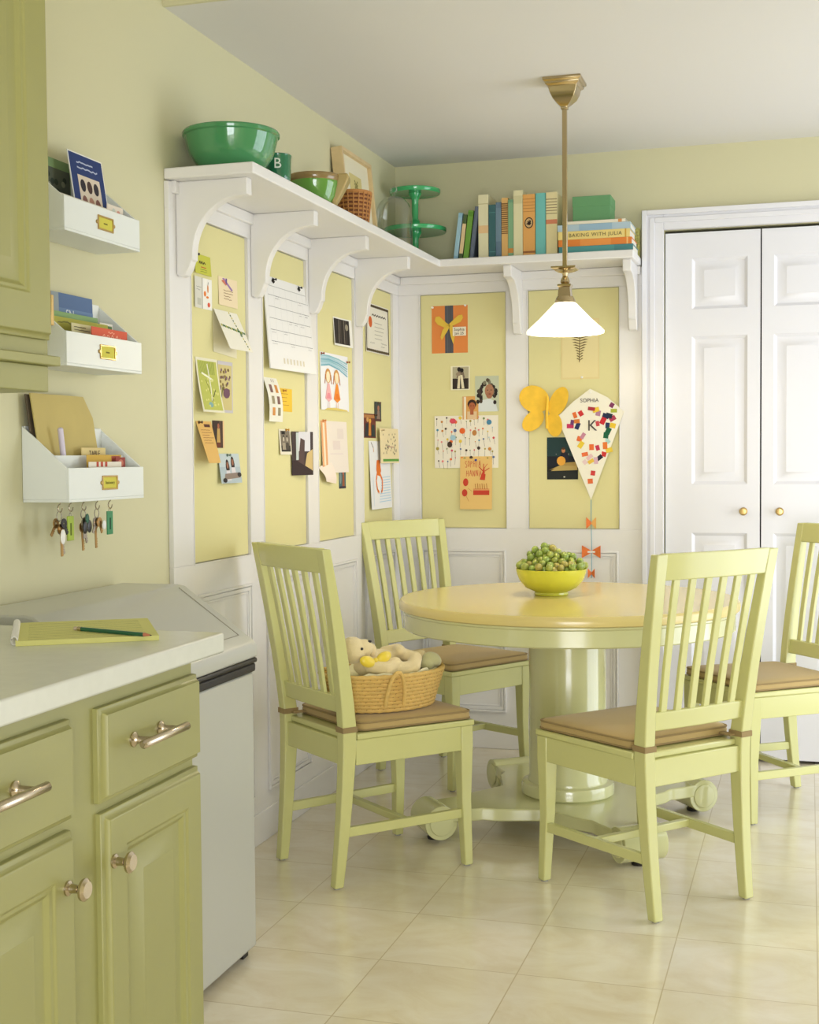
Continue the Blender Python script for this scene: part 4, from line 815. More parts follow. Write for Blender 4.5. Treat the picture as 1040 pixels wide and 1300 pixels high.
for k, (cx, cy, rx, ry, rt) in enumerate(((0.060, 0.150, 0.064, 0.054, -0.5), (0.055, 0.062, 0.052, 0.035, 0.75), (0.160, 0.138, 0.036, 0.064, -0.45), (0.143, 0.045, 0.033, 0.050, 0.15))):
    b = MB(YB); pb = blob(cx, cy, rx, ry, rt); n0 = 0.004 + 0.0015 * k
    b.hexa([(p[0], p[1], n0 + abs(p[0] - 0.11) * 0.12) for p in pb], [(p[0], p[1], n0 + 0.001 + abs(p[0] - 0.11) * 0.12) for p in pb]); b.build('wing', bf)
b = MB(YB); b.tube([(0.112, 0.03, 0.012), (0.112, 0.09, 0.014), (0.115, 0.16, 0.012)], 0.006, 8); b.build('body', bf)
bf.matrix_world = onB(0.536, 1.304, -0.012)
paper('photograph', 'dark photograph of a child holding a pumpkin under the yellow butterfly', 'photograph', onB(0.645, 1.125), 0.128, 0.172, (20, 24, 26),
      [('r', 0.0, 0.55, 1, 1.0, (32, 58, 60)), ('r', 0.0, 0.3, 1, 0.55, (22, 28, 38)), ('p', [(0.05, 0.22), (0.6, 0.33), (0.98, 0.30), (0.98, 0.42), (0.62, 0.40)], (166, 140, 80)), ('p', [(0.12, 0.2), (0.98, 0.22), (0.98, 0.32), (0.4, 0.33)], (180, 156, 92)), ('r', 0.0, 0.0, 1, 0.19, (36, 40, 38)), ('p', [(0.38, 0.42), (0.72, 0.42), (0.66, 0.64), (0.46, 0.64)], (30, 32, 48)), ('o', 0.46, 0.44, 0.14, 0.11, (222, 160, 60)), ('o', 0.53, 0.69, 0.06, 0.06, (196, 130, 84)), ('o', 0.53, 0.735, 0.06, 0.03, (80, 56, 36)), ('o', 0.7, 0.6, 0.02, 0.02, (120, 120, 110)), ('o', 0.3, 0.6, 0.015, 0.015, (120, 120, 120)), ('o', 0.56, 0.06, 0.03, 0.02, (196, 190, 170))])
kt = thing('paper_kite', 'white paper kite with colourful paper scraps and a string tail of orange bows', 'kite')
kw, kh = 0.272, 0.448
kp = [(0.50, 1.0), (0.25, 0.89), (0.0, 0.75), (0.51, 0.0), (1.0, 0.79), (0.76, 0.92)]
P3 = lambda u, v, k=0.0: (u * kw, v * kh, 0.020 - 0.010 * abs(u - 0.5) + k)
b = MB(ink((236, 232, 214))); b.hexa([P3(*p) for p in kp], [P3(p[0], p[1], 0.001) for p in kp])
rk = random.Random(2)
scr = [(0.52, 0.82, (170, 50, 60)), (0.585, 0.81, (226, 190, 60)), (0.36, 0.78, (196, 50, 50)), (0.27, 0.765, (222, 110, 50)), (0.62, 0.78, (180, 130, 156)), (0.20, 0.667, (196, 50, 96)), (0.23, 0.70, (110, 60, 110)), (0.30, 0.71, (206, 120, 50)), (0.31, 0.667, (40, 50, 90)), (0.61, 0.686, (196, 70, 76)),
       (0.82, 0.85, (120, 50, 90)), (0.85, 0.80, (170, 180, 60)), (0.73, 0.754, (30, 40, 70)), (0.78, 0.756, (30, 46, 60)), (0.69, 0.71, (196, 40, 50)), (0.83, 0.73, (170, 60, 84)), (0.755, 0.667, (34, 50, 90)), (0.834, 0.667, (226, 190, 50)), (0.766, 0.618, (20, 90, 60)), (0.734, 0.58, (24, 96, 64)), (0.755, 0.53, (170, 206, 200)),
       (0.39, 0.577, (190, 130, 150)), (0.34, 0.55, (222, 110, 60)), (0.36, 0.497, (226, 196, 60)), (0.52, 0.474, (226, 110, 50)), (0.61, 0.468, (196, 50, 80)), (0.72, 0.487, (226, 120, 50)), (0.78, 0.446, (230, 200, 70)), (0.70, 0.41, (200, 50, 50)), (0.42, 0.41, (222, 110, 60)), (0.49, 0.385, (226, 190, 190)), (0.585, 0.353, (214, 176, 190)), (0.634, 0.378, (30, 30, 50)), (0.42, 0.34, (226, 200, 200)), (0.51, 0.346, (230, 190, 70)), (0.54, 0.24, (200, 60, 60)), (0.50, 0.167, (222, 110, 60))]
for i, (u, v2, c) in enumerate(scr):
    b.m(ink(c)); a = rk.uniform(0, PI); s1, s2 = rk.uniform(0.009, 0.0145), rk.uniform(0.007, 0.0105); p = P3(u, v2, 0.0013 + 0.0002 * (i % 4))
    b.f([b.v((p[0] + q[0] * s1 * math.cos(a) - q[1] * s2 * math.sin(a), p[1] + q[0] * s1 * math.sin(a) + q[1] * s2 * math.cos(a), p[2])) for q in ((-1, -1), (1, -1), (1, 1), (-1, 1))])
def TT(u, v): p = P3(u, v, 0.0024); return Matrix.Translation(p)
text_into(b, 'SOPHIA', 0.022, TT(0.49, 0.895) @ Matrix.Rotation(0.0, 4, 'Z'), ink((60, 56, 60)), 0.0001); text_into(b, 'K', 0.062, TT(0.53, 0.665), ink((80, 74, 70)), 0.0001)
b.build('sail', kt)
MB(mat('blue_string', (90, 160, 180), 0.6)).tube([(0.51 * kw, 0.0, 0.020), (0.51 * kw - 0.001, -0.10, 0.012), (0.51 * kw + 0.001, -0.20, 0.014), (0.51 * kw, -0.32, 0.012)], 0.0014, 6).build('tail_string', kt)
OR = mat('orange_bow_paper', (222, 116, 48), 0.7, var=0.1, vscale=60); OR2 = mat('pale_orange_bow_paper', (238, 180, 100), 0.7)
for k, (dz, wd, hh, m2) in enumerate(((-0.095, 0.020, 0.024, OR2), (-0.212, 0.038, 0.026, OR), (-0.300, 0.014, 0.020, OR))):
    b = MB(OR, m2); cx = 0.51 * kw
    b.hexa([(cx, dz - 0.004, 0.012), (cx, dz + 0.004, 0.012), (cx - wd, dz + hh, 0.018), (cx - wd, dz - hh, 0.018)], [(cx, dz - 0.004, 0.0135), (cx, dz + 0.004, 0.0135), (cx - wd, dz + hh, 0.0195), (cx - wd, dz - hh, 0.0195)])
    b.m(m2); b.hexa([(cx, dz - 0.004, 0.012), (cx, dz + 0.004, 0.012), (cx + wd, dz + hh, 0.018), (cx + wd, dz - hh, 0.018)], [(cx, dz - 0.004, 0.0135), (cx, dz + 0.004, 0.0135), (cx + wd, dz + hh, 0.0195), (cx + wd, dz - hh, 0.0195)])
    b.build('tail_bow', kt)
MB(MATS['pin_235_232_222']).lathe([(0, 0), (0.005, 0), (0.005, 0.003), (0, 0.004)], (0.5 * kw, 0.97 * kh, 0.021), 12).build('push_pin', kt)
kt.matrix_world = onB(0.690, 1.043)

# ------------------------------------------------------------------ things on the shelf
Z0 = 2.0068
def lathe_thing(name, label, cat, loc, prof, m, seg=56, group=None):
    o = MB(m).lathe(prof, seg=seg).build(name, loc=loc); return tag(o, label, cat, group)
lathe_thing('mixing_bowl', 'largest jade green mixing bowl at the near end of the shelf', 'bowl', (0.140, -1.985, Z0),
            [(0, 0), (0.070, 0), (0.072, 0.004), (0.095, 0.020), (0.116, 0.050), (0.127, 0.088), (0.129, 0.098), (0.134, 0.101), (0.135, 0.108), (0.132, 0.113), (0.126, 0.112), (0.121, 0.088), (0.112, 0.052), (0.09, 0.024), (0, 0.010)], JADE)
cup = thing('measuring_cup', 'small dark green cup with a white B-shaped mark next to the largest bowl', 'cup', (0.175, -1.735, Z0))
MB(JADED).lathe([(0, 0), (0.030, 0), (0.034, 0.006), (0.039, 0.040), (0.0405, 0.090), (0.042, 0.100), (0.040, 0.102), (0.037, 0.090), (0.034, 0.02), (0, 0.010)], seg=40).build('cup_body', cup)
b = MB(ink((226, 232, 222))); a = R(-68); text_into(b, 'B', 0.042, axes((-math.sin(a), math.cos(a), 0), (0, 0, 1), (math.cos(a), math.sin(a), 0), (0.0408 * math.cos(a), 0.0408 * math.sin(a), 0.070)), ink((226, 232, 222)), 0.0012); b.build('white_mark', cup)
gb = thing('green_bowl', 'green bowl with a brown glazed rim and a broad tan handle on the shelf', 'bowl', (0.180, -1.440, Z0))
b = MB(JADEL).lathe([(0, 0), (0.050, 0), (0.053, 0.005), (0.070, 0.030), (0.080, 0.066), (0.081, 0.078)], seg=48); b.lathe([(0.075, 0.078), (0.073, 0.06), (0.06, 0.03), (0, 0.012)], seg=48)
b.build('bowl_body', gb)
MB(BROWNG).lathe([(0.081, 0.078), (0.084, 0.082), (0.085, 0.094), (0.083, 0.099), (0.078, 0.098), (0.075, 0.078)], seg=48).build('rim', gb)
b = MB(TANG); secs = []
for t, ri, ro, w2 in ((0.0, 0.052, 0.066, 0.020), (0.3, 0.060, 0.084, 0.024), (0.6, 0.070, 0.100, 0.028), (0.85, 0.074, 0.112, 0.030), (1.0, 0.076, 0.108, 0.030)):
    z = 0.004 + 0.098 * t; a0 = R(12); dx, dy = math.cos(a0), math.sin(a0); nx, ny = -dy, dx
    secs.append([(dx * ri - nx * w2, dy * ri - ny * w2, z), (dx * ro - nx * w2, dy * ro - ny * w2, z), (dx * ro + nx * w2, dy * ro + ny * w2, z), (dx * ri + nx * w2, dy * ri + ny * w2, z)])
b.loft(secs); b.build('handle', gb, bevel=0.006, bseg=3)
wb = thing('wicker_pot', 'small brown wicker basket in front of the framed print on the shelf', 'basket', (0.165, -1.020, Z0))
b = MB(WICK, mat('dark_wicker', (120, 70, 36), 0.7))
for j in range(18):
    z = 0.004 + j * 0.0068; rr = 0.046 + 0.012 * j / 17
    b.m(WICK if j % 2 else MATS['dark_wicker']); b.tube([((rr + 0.0012 * math.cos(PI * i + j * PI)) * math.cos(2 * PI * i / 40), (rr + 0.0012 * math.cos(PI * i + j * PI)) * math.sin(2 * PI * i / 40), z) for i in range(40)], 0.0037, 6, closed=True)
b.m(WICK).lathe([(0, 0.0), (0.044, 0.0), (0.044, 0.006), (0, 0.006)], seg=24)
b.build('woven_side', wb)
b = MB(WICK)
for i in range(20):
    a = 2 * PI * i / 20; b.tube([(0.049 * math.cos(a), 0.049 * math.sin(a), 0.002), (0.062 * math.cos(a), 0.062 * math.sin(a), 0.124)], 0.0022, 5)
b.tube([(0.060 * math.cos(2 * PI * i / 32), 0.060 * math.sin(2 * PI * i / 32), 0.1245) for i in range(32)], 0.0045, 8, closed=True)
b.build('stakes', wb)
fr = thing('framed_picture', 'pale wooden framed picture with a small botanical print leaning on the wall', 'picture frame', (0.076, -0.800, Z0))
lean = 0.10
FM = axes((0, 1, 0), (-math.sin(lean), 0, math.cos(lean)), (math.cos(lean), 0, math.sin(lean)), (0, 0, 0.003))
fw_, fh_ = 0.345, 0.345; WD = mat('pale_wood_frame', (212, 188, 140), 0.5, var=0.08, vscale=20)
b = MB(WD); b.T = FM; t = 0.014
b.box(0, fw_, 0, t, -0.040, 0.003).box(0, fw_, fh_ - t, fh_, -0.040, 0.003).box(0, t, t, fh_ - t, -0.040, 0.003).box(fw_ - t, fw_, t, fh_ - t, -0.040, 0.003); b.build('frame', fr, bevel=0.001)
b = MB(ink((224, 218, 190))); b.T = FM; b.box(t, fw_ - t, t, fh_ - t, -0.03, -0.012); b.build('mat_board', fr)
b = MB(ink((206, 192, 130)), ink((150, 140, 80))); b.T = FM; b.box(0.10, 0.235, 0.125, 0.27, -0.0118, -0.0105); b.m(ink((130, 124, 70)))
b.tube([(0.167, 0.145, -0.010), (0.169, 0.240, -0.010)], 0.0015, 5)
for i in range(7):
    for s in (-1, 1): z = 0.160 + i * 0.012; b.f([b.v((0.168, z, -0.0100)), b.v((0.168 + s * 0.022, z + 0.016, -0.0100)), b.v((0.168 + s * 0.012, z + 0.02, -0.0100))])
b.build('botanical_print', fr)
cl = thing('glass_cloche', 'clear glass dome with a round knob standing on the shelf near the corner', 'cloche', (0.106, -0.362, Z0))
MB(GLASS).lathe([(0.073, 0.0), (0.073, 0.150), (0.070, 0.180), (0.060, 0.208), (0.042, 0.228), (0.018, 0.238), (0.0, 0.240)], seg=48).build('dome', cl)
MB(GLASS).lathe([(0, 0.2405), (0.006, 0.2405), (0.006, 0.247), (0.014, 0.254), (0.016, 0.264), (0.012, 0.275), (0, 0.279)], seg=24).build('knob', cl)
def cake(label, z, r, hgt, x=0.130, y=-0.148):
    o = thing('cake_stand', label, 'cake stand', (x, y, z), 0, 'green cake stands stacked in the corner')
    MB(STAND).lathe([(0, 0), (0.052, 0), (0.052, 0.004), (0.030, 0.014), (0.018, 0.026), (0.020, 0.034), (0.013, 0.045), (0.014, hgt - 0.04), (0.020, hgt - 0.028), (0.026, hgt - 0.018), (0.026, hgt - 0.012), (0, hgt - 0.012)], seg=32).build('stem', o)
    MB(STAND).lathe([(0, hgt - 0.013), (r * 0.7, hgt - 0.013), (r - 0.003, hgt - 0.016), (r, hgt - 0.012), (r, hgt + 0.0), (r - 0.004, hgt + 0.002), (r - 0.010, hgt - 0.004), (0, hgt - 0.005)], seg=56).build('plate', o)
cake('wider green pedestal cake stand, lower of the stacked pair in the corner', Z0, 0.128, 0.145)
cake('smaller green pedestal cake stand on top of the wider one', Z0 + 0.1405, 0.104, 0.160)
# books: (x left at the bottom, width, height, depth, lean, colour, label, band list)
def book(label, x, w, h, d, lean, col, bands=(), title=None, tcol=(60, 50, 40), tsize=0.014, yf=-0.205, group='books standing on the back shelf'):
    o = thing('book', label, 'book', (x, yf, Z0 + 0.0005), 0, group)
    M = Matrix.Rotation(lean, 4, 'Y')
    b = MB(mat('cover_%02x%02x%02x' % col, col, 0.45)); b.T = M; t = 0.0025
    b.box(0, t, 0, d, 0, h).box(w - t, w, 0, d, 0, h).box(t, w - t, 0, t, 0, h)
    k = 0
    for z0, z1, c in bands: b.m(ink(c)); b.box(-0.0001, w + 0.0001, -0.0003 - 0.0001 * k, 0.0, z0 * h, z1 * h); k += 1
    if title:
        text_into(b, title, tsize, M @ axes((0, 0, -1), (1, 0, 0), (0, -1, 0), (w / 2, -0.0008, h * 0.55)), ink(tcol), 0.0002)
    b.build('cover', o, bevel=0.0008, bseg=1)
    b = MB(WPAGE); b.T = M; b.box(t + 0.0002, w - t - 0.0002, t, d - 0.004, 0.003, h - 0.003); b.build('pages', o)
    return o
ln = R(7)
book('thin pale blue book, leftmost of the leaning books', 0.305, 0.017, 0.190, 0.16, ln, (138, 180, 200), [(0.1, 0.9, (160, 196, 210))])
book('dark green book with a cream spine panel, second of the leaning books', 0.326, 0.015, 0.182, 0.16, ln, (70, 90, 50), [(0.15, 0.80, (222, 196, 150))])
book('bright leaf green book leaning between the cream-panelled and the slate one', 0.3445, 0.021, 0.198, 0.16, ln, (108, 156, 56), [(0.88, 0.97, (90, 140, 50))], None)
book('slate grey book leaning on the tall cream one', 0.370, 0.016, 0.212, 0.165, ln, (96, 106, 122))
book('tall cream book with an orange block on its spine', 0.409, 0.040, 0.254, 0.17, 0, (222, 216, 178), [(0.40, 0.52, (226, 190, 140)), (0.85, 0.86, (190, 180, 130))])
book('dark teal book with faint lettering beside the tall cream one', 0.451, 0.028, 0.212, 0.165, 0, (50, 96, 100), [(0.85, 0.86, (90, 140, 140)), (0.12, 0.13, (90, 140, 140))], None)
book('slate blue book beside the dark teal one', 0.480, 0.022, 0.220, 0.165, 0, (92, 116, 136), [(0.3, 0.9, (110, 134, 150))])
book('thin orange-tan book with lettering down its spine', 0.5035, 0.025, 0.236, 0.165, 0, (214, 170, 100), [(0.02, 0.03, (160, 110, 60))] + [(0.40 + 0.035 * i, 0.418 + 0.035 * i, (120, 88, 52)) for i in range(15)], None)
book('narrow green and white striped book', 0.5300, 0.020, 0.228, 0.165, 0, (110, 156, 120), [(0.05, 0.95, (130, 170, 130)), (0.08, 0.16, (206, 140, 70))])
book('tallest pale cream book, left of the orange one', 0.5515, 0.037, 0.262, 0.17, 0, (220, 214, 172), [(0.80, 0.92, (206, 200, 156))])
ob_ = book('orange book with a dark round emblem on its spine', 0.590, 0.048, 0.244, 0.17, 0, (222, 164, 88), [(0.06, 0.09, (150, 100, 60))] + [(0.72 + 0.05 * i, 0.728 + 0.05 * i, (176, 120, 66)) for i in range(5)])
b = MB(ink((60, 44, 34)), ink((222, 200, 160)));
for rr, c, yy in ((0.0175, (60, 44, 34), -0.0010), (0.0140, (200, 170, 120), -0.0013)):
    b.m(ink(c)); b.f([b.v((0.024 + rr * math.cos(2 * PI * i / 20), yy, 0.132 + 1.25 * rr * math.sin(2 * PI * i / 20))) for i in range(20)])
b.m(ink((50, 38, 34)))
for i in range(3): b.f([b.v(p) for p in [(0.012 + 0.003 * i, -0.0016, 0.128 + 0.008 * i), (0.026 + 0.003 * i, -0.0016, 0.122 + 0.006 * i), (0.034 - 0.002 * i, -0.0016, 0.130 + 0.006 * i), (0.022, -0.0016, 0.134 + 0.004 * i)]])
b.build('emblem', ob_)
book('aqua striped book right of the orange one', 0.640, 0.040, 0.246, 0.17, 0, (110, 186, 180), [], None)
ab = book('cream book with stacked lettering and a small red block', 0.682, 0.044, 0.246, 0.17, 0, (222, 210, 160), [(0.50, 0.57, (206, 130, 96))] + [(0.66 + 0.045 * i, 0.672 + 0.045 * i, (140, 126, 96)) for i in range(6)])
def flat_book(label, x0, x1, z, t, col, title=None, tcol=(60, 50, 40), extra=(), d=0.17):
    o = thing('book', label, 'book', (x0, -0.225, z), 0, 'books lying flat at the right end of the shelf')
    w = x1 - x0; b = MB(mat('cover_%02x%02x%02x' % col, col, 0.4)); q = 0.0022
    b.box(0, w, 0, d, 0, q).box(0, w, 0, d, t - q, t).box(0, w, 0, q, q, t - q)
    for a0, a1, c in extra: b.m(ink(c)); b.box(a0 * w, a1 * w, -0.0004, 0, 0.0, t)
    if title: text_into(b, title, t * 0.62, BACKW(w * 0.52, t * 0.48, -0.0006), ink(tcol), 0.0002, spacing=1.15)
    b.build('cover', o, bevel=0.0008, bseg=1)
    b = MB(WPAGE).box(0.002, w - 0.003, q, d - 0.003, q + 0.0002, t - q - 0.0002); b.build('pages', o)
zz = Z0 + 0.0005
flat_book('teal book at the bottom of the flat stack', 0.736, 1.024, zz, 0.027, (66, 132, 134), None, extra=[(0.1, 0.75, (86, 152, 150))])
flat_book('orange book second from the bottom of the flat stack', 0.734, 1.019, zz + 0.0275, 0.026, (224, 128, 46), None, extra=[(0.30, 0.72, (232, 150, 74)), (0.93, 0.95, (240, 190, 120))])
flat_book('pale yellow book titled Baking with Julia in the flat stack', 0.733, 1.012, zz + 0.0540, 0.032, (230, 208, 128), 'BAKING WITH JULIA', (90, 76, 50), extra=[(0.93, 0.95, (206, 160, 60))])
flat_book('light blue book above the yellow one in the flat stack', 0.731, 1.014, zz + 0.0865, 0.025, (172, 194, 206), None, extra=[(0.3, 0.75, (150, 180, 200))])
flat_book('thin cream book on top of the flat stack', 0.760, 0.995, zz + 0.1120, 0.012, (226, 220, 200), None, extra=[(0.88, 0.94, (214, 150, 90))], d=0.15)
bx = thing('storage_box', 'green lidded box on top of the flat stack of books', 'box', (0.786, -0.205, zz + 0.1245))
GB = mat('green_box_card', (96, 150, 100), 0.6)
MB(GB).box(0.0015, 0.1475, 0.0015, 0.1285, 0, 0.060).build('box_body', bx, bevel=0.001)
MB(GB).box(0, 0.149, 0, 0.130, 0.058, 0.098).build('box_lid', bx, bevel=0.0015)
ob2 = MB(mat('speckled_cover', (160, 156, 84), 0.7, var=0.5, vscale=120)).box(0.96, 1.026, -0.048, -0.004, zz, zz + 0.115).build('album', bevel=0.001); tag(ob2, 'olive speckled album behind the flat stack by the door casing', 'album')

# ------------------------------------------------------------------ letter racks on the left wall
def rack(zb, label, text, divider=False):
    o = thing('letter_rack', label, 'letter rack', (0, -2.825, zb), 0, 'white letter racks on the left wall')
    W, D, HF, HB2 = 0.343, 0.118, 0.076, 0.170; t = 0.006
    b = MB(RACKW).box(0.001, D, 0, W, 0, t).box(D - t, D, 0, W, t, HF).box(0.001, 0.001 + t, t, W - t, t, HB2)
    for y0 in (0, W - t): b.hexa([(0.001, y0, t), (D - t, y0, t), (D - t, y0, HF), (0.001, y0, HB2)], [(0.001, y0 + t, t), (D - t, y0 + t, t), (D - t, y0 + t, HF), (0.001, y0 + t, HB2)])
    b.build('rack_body', o, bevel=0.001)
    if divider: MB(RACKW).box(0.062, 0.067, t, W - t, t, 0.104).build('divider', o, bevel=0.001)
    b = MB(BRASS); T0 = axes((0, 1, 0), (0, 0, 1), (1, 0, 0), (D, 0.142, 0.024)); b.T = T0; w, h = 0.070, 0.033
    b.box(0, w, 0, 0.004, 0, 0.003).box(0, w, h - 0.004, h, 0, 0.003).box(0, 0.004, 0.004, h - 0.004, 0, 0.003).box(w - 0.004, w, 0.004, h - 0.004, 0, 0.003)
    b.lathe([(0, 0), (0.005, 0), (0.004, 0.003), (0, 0.0035)], (-0.003, h / 2, 0), 12).lathe([(0, 0), (0.005, 0), (0.004, 0.003), (0, 0.0035)], (w + 0.003, h / 2, 0), 12)
    lh = b.build('label_holder', o, bevel=0.0006, bseg=1)
    b = MB(ink((206, 198, 80))); b.T = T0; b.box(0.004, w - 0.004, 0.004, h - 0.004, 0, 0.001); b.T = None
    if text: text_into(b, text, 0.0105, axes((0, 1, 0), (0, 0, 1), (1, 0, 0), (D + 0.0014, 0.142 + w / 2, 0.024 + h / 2)), ink((90, 84, 30)), 0.0001)
    else: b.m(ink((120, 112, 40))).box(D + 0.0008, D + 0.0014, 0.142 + w * 0.38, 0.142 + w * 0.62, 0.024 + h * 0.44, 0.024 + h * 0.54)
    b.build('label_card', o)
    return o
r1 = rack(1.722, 'white letter rack, topmost of the three on the left wall', None)
r2 = rack(1.427, 'white letter rack, middle of the three, holding green and red cards', None)
r3 = rack(1.126, 'white letter rack, lowest of the three, with a divider and key hooks', 'Stationery', True)
HY = [0.040, 0.086, 0.143, 0.204, 0.264]
for i, y in enumerate(HY):
    b = MB(NICKEL); pts_ = [(0.070, y, 0.0), (0.070, y, -0.006)] + [(0.070 + 0.002 * math.sin(a), y - 0.0085 * math.sin(a) * -1 - 0.0085, -0.0145 + 0.0085 * math.cos(a)) for a in [R(90) - R(0) + R(-q) for q in (0,)]][:0]
    ring = [(0.070, y + 0.009 * math.sin(a), -0.014 + 0.009 * math.cos(a)) for a in [R(q) for q in range(0, -271, -30)]]
    b.tube([(0.070, y, 0.0)] + ring, 0.0014, 6); b.build('cup_hook', r3)
def sheet(name, label, cat, y0, z0, w, h, x_b, x_t, col, art=(), group=None, dy=0.0, th=0.0015, taper=0.0):
    """a card standing in a rack: bottom at x_b, top at x_t"""
    d = Vector((x_t - x_b, dy, h)); L2 = d.length; v = d / L2; u = Vector((0, 1, 0)); n = u.cross(v).normalized()
    T = axes(u, v, n, (x_b, y0, z0))
    return paper(name, label, cat, T, w, L2, col, art, th=th, group=group)
sheet('postcard', 'green bordered card with a grey photograph in the top rack', 'card', -2.800, 1.731, 0.170, 0.178, 0.022, 0.016, (120, 146, 100), [('r', 0.12, 0.30, 0.98, 0.88, (84, 90, 76))] + [('o', 0.2 + 0.7 * rn.random(), 0.35 + 0.45 * rn.random(), 0.05, 0.04, rn.choice([(130, 132, 110), (50, 60, 50), (150, 150, 130)])) for i in range(26)])
nv = [('r', 0.0, 0.0, 1.0, 1.0, (226, 226, 220)), ('r', 0.02, 0.015, 0.98, 0.985, (40, 58, 110)), ('r', 0.20, 0.10, 0.84, 0.74, (214, 200, 180))]
nv += scrib(2, 0.22, 0.85, 0.80, 0.92, 0.0035, (176, 184, 206), 41, 0.35)
for j in range(3):
    for i in range(3): nv.append(('o', 0.32 + 0.19 * i, 0.24 + 0.19 * j, 0.075, 0.075, [(70, 50, 46), (130, 90, 80), (50, 44, 50), (176, 130, 110)][(i * 2 + j) % 4]))
sheet('brochure', 'navy blue brochure with small portraits standing in the top rack', 'brochure', -2.690, 1.733, 0.155, 0.198, 0.075, 0.045, (226, 226, 220), nv)
sheet('envelope', 'white and red edged envelope at the front of the top rack', 'envelope', -2.815, 1.730, 0.205, 0.075, 0.100, 0.102, (214, 208, 190), [('r', 0.25, 0.90, 0.98, 0.97, (206, 130, 110))])
sheet('flower_card', 'cream card with a pale pink flower at the right of the top rack', 'card', -2.600, 1.730, 0.075, 0.090, 0.095, 0.096, (226, 214, 196), [('o', 0.7, 0.8, 0.12, 0.1, (214, 150, 130)), ('o', 0.4, 0.85, 0.1, 0.08, (200, 204, 190))])
sheet('postcard', 'blue landscape brochure, tallest in the middle rack', 'brochure', -2.800, 1.434, 0.262, 0.172, 0.020, 0.016, (92, 116, 156), [('r', 0.0, 0.0, 0.12, 1, (60, 50, 70)), ('r', 0.12, 0.0, 0.30, 1, (150, 120, 104)), ('r', 0.30, 0.0, 0.42, 1, (150, 160, 164)), ('r', 0.42, 0.55, 1, 0.8, (110, 136, 172)), ('r', 0.6, 0.62, 0.9, 0.74, (84, 106, 146)), ('t', 'SN', 0.6, 0.72, 0.03, (226, 230, 236))])
sheet('folder', 'mint green folder in the middle rack', 'folder', -2.800, 1.434, 0.255, 0.125, 0.040, 0.034, (140, 172, 116), [])
sheet('booklet', 'olive yellow booklet in front of the mint folder', 'booklet', -2.785, 1.434, 0.245, 0.108, 0.062, 0.058, (176, 172, 76), [('r', 0.0, 0.0, 0.01, 1, (60, 60, 40))] + scrib(1, 0.08, 0.5, 0.86, 0.94, 0.003, (120, 118, 56), 42, 0.5))
sheet('leaflet', 'cream printed leaflet left of the red card in the middle rack', 'leaflet', -2.745, 1.434, 0.100, 0.095, 0.085, 0.082, (214, 206, 160), scrib(4, 0.1, 0.95, 0.68, 0.95, 0.0018, (110, 100, 70), 31, 0.1))
sheet('photograph', 'small multicoloured snapshot at the right of the middle rack', 'photograph', -2.575, 1.434, 0.060, 0.112, 0.060, 0.057, (226, 222, 206), [('r', 0.06, 0.6, 0.94, 0.95, (90, 120, 70)), ('o', 0.5, 0.85, 0.2, 0.06, (200, 70, 50)), ('o', 0.6, 0.7, 0.25, 0.05, (50, 80, 140))])
sheet('envelope', 'coral red card with pale script in the front of the middle rack', 'card', -2.700, 1.434, 0.165, 0.090, 0.105, 0.107, (206, 92, 66), [('l', [(0.3 + 0.045 * i, 0.80 + 0.06 * math.sin(2.3 * i)) for i in range(12)], 0.0022, (240, 180, 150)), ('l', [(0.45 + 0.03 * i, 0.91 + 0.025 * math.sin(2.1 * i)) for i in range(7)], 0.0018, (240, 180, 150))])
# lowest rack
fo = MB(mat('manila_folder', (190, 172, 104), 0.7, var=0.04, vscale=12), mat('dark_paper_edge', (86, 74, 56), 0.8)); 
z0 = 1.134
def folder_sheet(b, x, dy, m, z1, tilt):
    b.m(m); p = [(0, 0), (0.255, 0), (0.255, z1 - 0.05), (0.225, z1), (0.0, z1)]
    b.hexa([(x + tilt * (1 - q[1] / z1) , -2.815 + dy + q[0] + 0.02 * (1 - q[1] / z1), z0 + q[1]) for q in p], [(x + 0.003 + tilt * (1 - q[1] / z1), -2.815 + dy + q[0] + 0.02 * (1 - q[1] / z1), z0 + q[1]) for q in p])
folder_sheet(fo, 0.012, -0.014, MATS['dark_paper_edge'], 0.232, 0.018); folder_sheet(fo, 0.019, -0.006, MATS['manila_folder'], 0.235, 0.025)
o = fo.build('file_folder'); tag(o, 'tan manila folders standing tall in the lowest rack', 'folder')
o = MB(mat('lavender_plastic', (204, 196, 214), 0.4)).tube([(0.056, -2.728, 1.134), (0.054, -2.752, 1.290), (0.054, -2.7525, 1.293)], [0.0065, 0.0065, 0.0035], 10).build('pen'); tag(o, 'pale lavender pen standing in the lowest rack', 'pen')
sheet('note_card', 'cream card lettered in capitals behind the divider in the lowest rack', 'card', -2.660, 1.133, 0.110, 0.115, 0.055, 0.052, (222, 202, 142), [('t', 'TABLE', 0.52, 0.88, 0.018, (90, 60, 40))])
sheet('note_card', 'golden ochre card with a red stamp in front of the divider', 'card', -2.690, 1.133, 0.160, 0.098, 0.085, 0.083, (206, 168, 74), [('r', 0.70, 0.70, 0.95, 0.97, (170, 80, 66))])
sheet('envelope', 'small white envelope with red stripes at the front of the lowest rack', 'envelope', -2.712, 1.133, 0.150, 0.082, 0.100, 0.101, (230, 222, 206), [('r', 0.22 + 0.13 * i, 0.86, 0.29 + 0.13 * i, 1.0, (190, 84, 66)) for i in range(3)])
sheet('postage_stamp', 'reddish brown stamped card at the right of the small envelope', 'card', -2.572, 1.133, 0.045, 0.092, 0.092, 0.092, (150, 66, 60), [('o', 0.5, 0.85, 0.3, 0.1, (200, 120, 100))])
